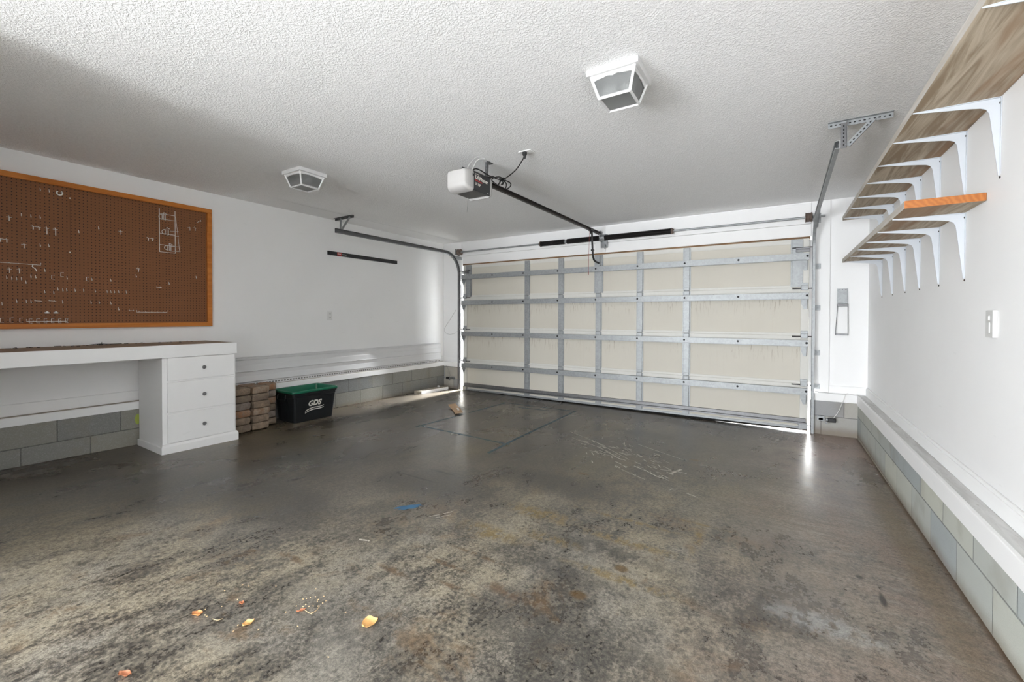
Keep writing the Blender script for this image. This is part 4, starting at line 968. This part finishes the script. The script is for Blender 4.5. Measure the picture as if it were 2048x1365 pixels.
for k in range(2):
    m = MB(); pts = []
    for i in range(25):
        t = i/24; yy = 2.905+.235*t; dz = .124-.022*k+.042*t+.009*sin(2*pi*t*.9-.3)
        hw = .0055*(1-.3*abs(2*t-1)) if t < .96 else .003
        pts.append((yy, dz, hw))
    rings = [[face(y, dz-hw), face(y, dz+hw), (face(y, dz+hw)[0]-.002, y, zf+dz+hw), (face(y, dz-hw)[0]-.002, y, zf+dz-hw)] for y, dz, hw in pts]
    m.loft(rings); m.build('wave_mark', M['print_white'], RB, label='cream wave line')
GB = thing('recycling_bin', 'dark green bin nested inside the black lettered bin', 'bin', (bcx, bcy, zf+.02))
m = MB()
m.loft([rr(bcx, bcy, .150, .230, .028, zf+.012), rr(bcx, bcy, .182, .262, .028, zf+.30), rr(bcx, bcy, .186, .266, .03, zf+.337), rr(bcx, bcy, .211, .291, .034, zf+.3385), rr(bcx, bcy, .215, .295, .036, zf+.346), rr(bcx, bcy, .213, .293, .036, zf+.360), rr(bcx, bcy, .203, .283, .034, zf+.366),
        rr(bcx, bcy, .190, .270, .03, zf+.360), rr(bcx, bcy, .184, .264, .028, zf+.33), rr(bcx, bcy, .148, .228, .026, zf+.02)])
m.build('body', M['bin_green'], GB, True)

# ------------------------------------------------------------------ corner: lumber, sensors, wires
zz = fz(-4.87, 5.3)
T = MB(); T.hexa([(-4.955, 4.985, zz), (-4.83, 5.02, zz), (-4.80, 5.645, zz-.006), (-4.93, 5.63, zz-.006), (-4.955, 4.985, zz+.052), (-4.83, 5.02, zz+.052), (-4.80, 5.645, zz+.046), (-4.93, 5.63, zz+.046)])
bmesh.ops.bevel(T.b, geom=T.b.edges[:], offset=.003, segments=1, affect='EDGES')
for fc in T.b.faces:
    fc.normal_update()
    if fc.normal.x > .8: fc.material_index = 1
tag(T.build('lumber_offcut', [M['lumber'], M['trim']]), 'short board offcut with white edge lying in the corner by the garage door', 'lumber')
m = MB(); m.lathe((-4.90, 5.50, zz+.046), (.25, .2, 1), [(0, .02), (.012, .026), (.024, .022), (.030, .01)], 9)
tag(m.build('paper_scrap', M['white_plastic']), 'small crumpled white scrap on the board offcut in the corner', 'scrap')
def sensor(x, z, sg, label, plate=True):
    T = thing('safety_sensor', label, 'door sensor', (x, 5.74, z))
    MB().box(x-.036, x+.036, 5.715, 5.752, z-.022, z+.022, .006).build('housing', M['black_plastic'], T)
    k = MB(); xb = x-sg*.05; k.lathe((xb, 5.735, z), (sg, 0, 0), [(0, .018), (.02, .018)], 10); k.lathe((xb+.0, 5.72, z-.03), (0, -1, 0), [(0, .012), (.012, .012)], 8); k.build('wing_nut', M['galv'], T)
    k = MB(); xa = x-sg*.095; k.box(xa-.035, xa+.035, 5.748, 5.752, z-.02, z+.035, .001); k.box(xa-.02, xa+.02, 5.748, 5.784, z-.012, z+.012, .001); k.build('mounting_bracket', M['galv'], T)
    return T
s1 = sensor(-4.885, .218, -1, 'black safety sensor on the block base in the corner by the lumber offcut')
s2 = sensor(.490, .176, 1, 'black safety sensor on the block base under the wall shelf side')
MB().tube(smooth([(-4.87, 5.735, .24), (-4.845, 5.74, .27), (-4.90, 5.765, .36), (-4.97, 5.772, .43)]), .0022, 6).build('sensor_wire', M['wire'], s1)
MB().tube(smooth([(.50, 5.735, .195), (.545, 5.742, .27), (.585, 5.755, .38), (.61, 5.765, .46), (.635, 5.80, .47)]), .0028, 6).build('sensor_wire', M['white_wire'], s2)
m = MB(); m.tube(smooth([(-4.775, 5.868, 1.46), (-4.95, 5.866, 1.24), (-5.05, 5.866, 1.12), (-5.082, 5.866, 1.06), (-5.06, 5.866, 1.0), (-4.97, 5.866, .972), (-4.85, 5.866, .99), (-4.765, 5.84, 1.03)]), .0020, 5)
tag(m.build('cable_loop', M['wire']), 'thin slack wire loop hanging on the white wall beside the door track', 'wire')

# right side of the far wall: bare metal holder
T = thing('metal_wall_holder', 'bare steel holder frame screwed to the white wall by the door', 'wall holder', (.585, YF, 1.35))
k = MB(); k.box(.537, .629, YF-.004, YF, 1.435, 1.60, .001); k.box(.537, .542, YF-.018, YF-.004, 1.435, 1.60); k.box(.624, .629, YF-.018, YF-.004, 1.435, 1.60)
for x in (.552, .583, .613): k.lathe((x, YF-.004, 1.588), (0, -1, 0), [(0, .004), (.001, .004)], 8, 1)
k.build('back_plate', [M['galv'], M['hole']], T)
MB().box(.535, .631, YF-.045, YF-.002, 1.405, 1.432, .003).build('cross_bar', M['galv_dark'], T)
k = MB(); k.tube([(.540, YF-.02, 1.415), (.522, YF-.035, 1.10), (.632, YF-.035, 1.10), (.630, YF-.02, 1.415)], .0035, 6); k.box(.522, .632, YF-.05, YF-.022, 1.092, 1.110, .002)
k.build('wire_frame', M['galv_dark'], T)
T = thing('door_control', 'white wall control switch on the wall below the shelves', 'wall control', (XR, 2.73, 1.255))
MB().box(XR-.016, XR, 2.690, 2.768, 1.195, 1.315, .003).build('housing', M['control'], T)
MB().box(XR-.020, XR-.0155, 2.716, 2.742, 1.215, 1.262, .002).build('push_bar', M['control'], T)
MB().box(XR-.021, XR-.0155, 2.720, 2.738, 1.270, 1.292, .002).build('toggle', M['control'], T)

# ------------------------------------------------------------------ litter on the floor
T = thing('wood_scrap', 'curled tan wood scrap on the blue rectangle line near the garage door', 'scrap', (-3.6, 4.43, fz(-3.6, 4.43)))
m = MB(); A = [(-3.80, 4.53, .03), (-3.70, 4.46, .012), (-3.58, 4.37, .006), (-3.42, 4.22, .010)]
m.loft([[(x-.03, y-.035, fz(x, y)+z+.004), (x+.03, y+.05, fz(x, y)+z+.012), (x+.03, y+.05, fz(x, y)+z+.016), (x-.03, y-.035, fz(x, y)+z+.008)] for x, y, z in A])
m.build('strip', M['cardboard'], T)
for x, y in ((-3.60, 4.42), (-3.54, 4.36)): MB().obox((x, y, fz(x, y)+.024), (1, -.8, 0), (.8, 1, 0), (0, 0, 1), .018, .01, .003).build('white_patch', M['print_white'], T)
m = MB(); m.obox((-3.68, 4.575, fz(-3.68, 4.575)+.012), (.55, .75, .05), (-.75, .55, 0), (0, 0, 1), .055, .012, .006)
tag(m.build('wood_sliver', M['print_white']), 'narrow white sliver lying against the curled tan wood scrap', 'scrap')
def leaf(x, y, L_, wd, ang, curl, mat, label, pts=None):
    m = MB(); n = 8; rows = []
    for i in range(n+1):
        t = i/n; hw = wd*(sin(pi*min(1, t*1.02)**.8))**.8/2+.0008
        row = []
        for j in range(-2, 3):
            s_ = j/2; lx = (t-.5)*L_; ly = s_*hw; lz = .002+curl*(s_*s_)*wd*.5+curl*.25*L_*(2*t-1)**2*(1 if t > .5 else .3)+.003*sin(9*t+3*s_)
            row.append((x+lx*cos(ang)-ly*sin(ang), y+lx*sin(ang)+ly*cos(ang), fz(x, y)+lz))
        rows.append(row)
    m.loft([rw_+[(p[0], p[1], p[2]+.0006) for p in reversed(rw_)] for rw_ in rows])
    o = m.build('dry_leaf', mat, None, True, None, (x, y, fz(x, y)))
    return tag(o, label, 'leaf', 'dry leaves on the floor')
leaf(-1.349, 1.118, .060, .062, 1.0, .35, M['leaf_pale'], 'broad pale yellow dry leaf, alone and largest on the near floor')
leaf(-1.962, .777, .044, .026, .5, .8, M['leaf'], 'curled orange leaf with dark spot, beside three seed husks')
leaf(-1.742, .861, .040, .028, 1.2, .6, M['leaf_pale'], 'small crumpled pale leaf between the seed husks on the near floor')
leaf(-1.833, .517, .052, .022, .35, .5, M['leaf_brown'], 'reddish brown folded leaf at the bottom edge of the picture')
leaf(-1.890, .908, .026, .015, .3, .7, M['leaf_brown'], 'tiny reddish curled leaf beyond the curled orange leaf')
leaf(-1.645, 1.017, .034, .009, 1.0, .5, M['leaf_brown'], 'narrow brown leaf shred at the cluster of seed husks')
SD = [(-1.697, 1.073), (-1.690, 1.086), (-1.676, 1.101), (-1.647, 1.122), (-1.642, 1.088), (-1.647, 1.097), (-1.611, 1.092), (-1.614, 1.107), (-1.639, 1.050), (-1.630, 1.061), (-1.612, 1.069), (-1.661, 1.035), (-1.686, 1.023), (-1.664, 1.049), (-1.705, 1.063), (-1.686, .976), (-1.483, 1.109), (-1.571, .957), (-1.677, .866), (-1.768, .837), (-1.748, .809), (-1.973, .809), (-1.937, .793), (-1.922, .792), (-1.984, .983), (-1.886, 1.049), (-2.040, .910), (-1.931, .911), (-1.723, 1.134), (-2.018, .972), (-1.938, .855), (-1.339, .928)]
m = MB(); m.lathe((-.0045, 0, .002), (1, .1, .15), [(0, .0006), (.0015, .0019), (.0035, .0022), (.0056, .0015), (.0068, .0004)], 8)
sd = m.build('seed_husk', M['seed'], None, True)
tag(sd, 'tiny pale seed husk scattered on the near floor around the dry leaves', 'seed husk', 'pale seed husks on the near floor')
for i, (x, y) in enumerate(SD):
    c = sd if i == 0 else sd.copy()
    if i: COL.objects.link(c)
    c.location = (x, y, fz(x, y)+.0008); c.rotation_euler = (0, 0, rnd.uniform(0, 6))
ST = [((-1.61, 1.077), (-1.60, 1.03), 'thin straw curved around the cluster of seed husks'), ((-1.655, 1.03), (-1.59, 1.03), 'thin straw lying across the near side of the seed husk cluster'), ((-1.89, .80), (-1.86, .822), 'short pale straw near the curled orange leaf')]
for (x0, y0), (x1, y1), lb_ in ST:
    m = MB(); mx, my = (x0+x1)/2+.012, (y0+y1)/2-.004
    m.tube(smooth([(x0, y0, fz(x0, y0)+.001), (mx, my, fz(mx, my)+.0025), (x1, y1, fz(x1, y1)+.001)], 5), .0011, 5)
    tag(m.build('straw', M['seed']), lb_, 'straw', 'straws on the near floor')
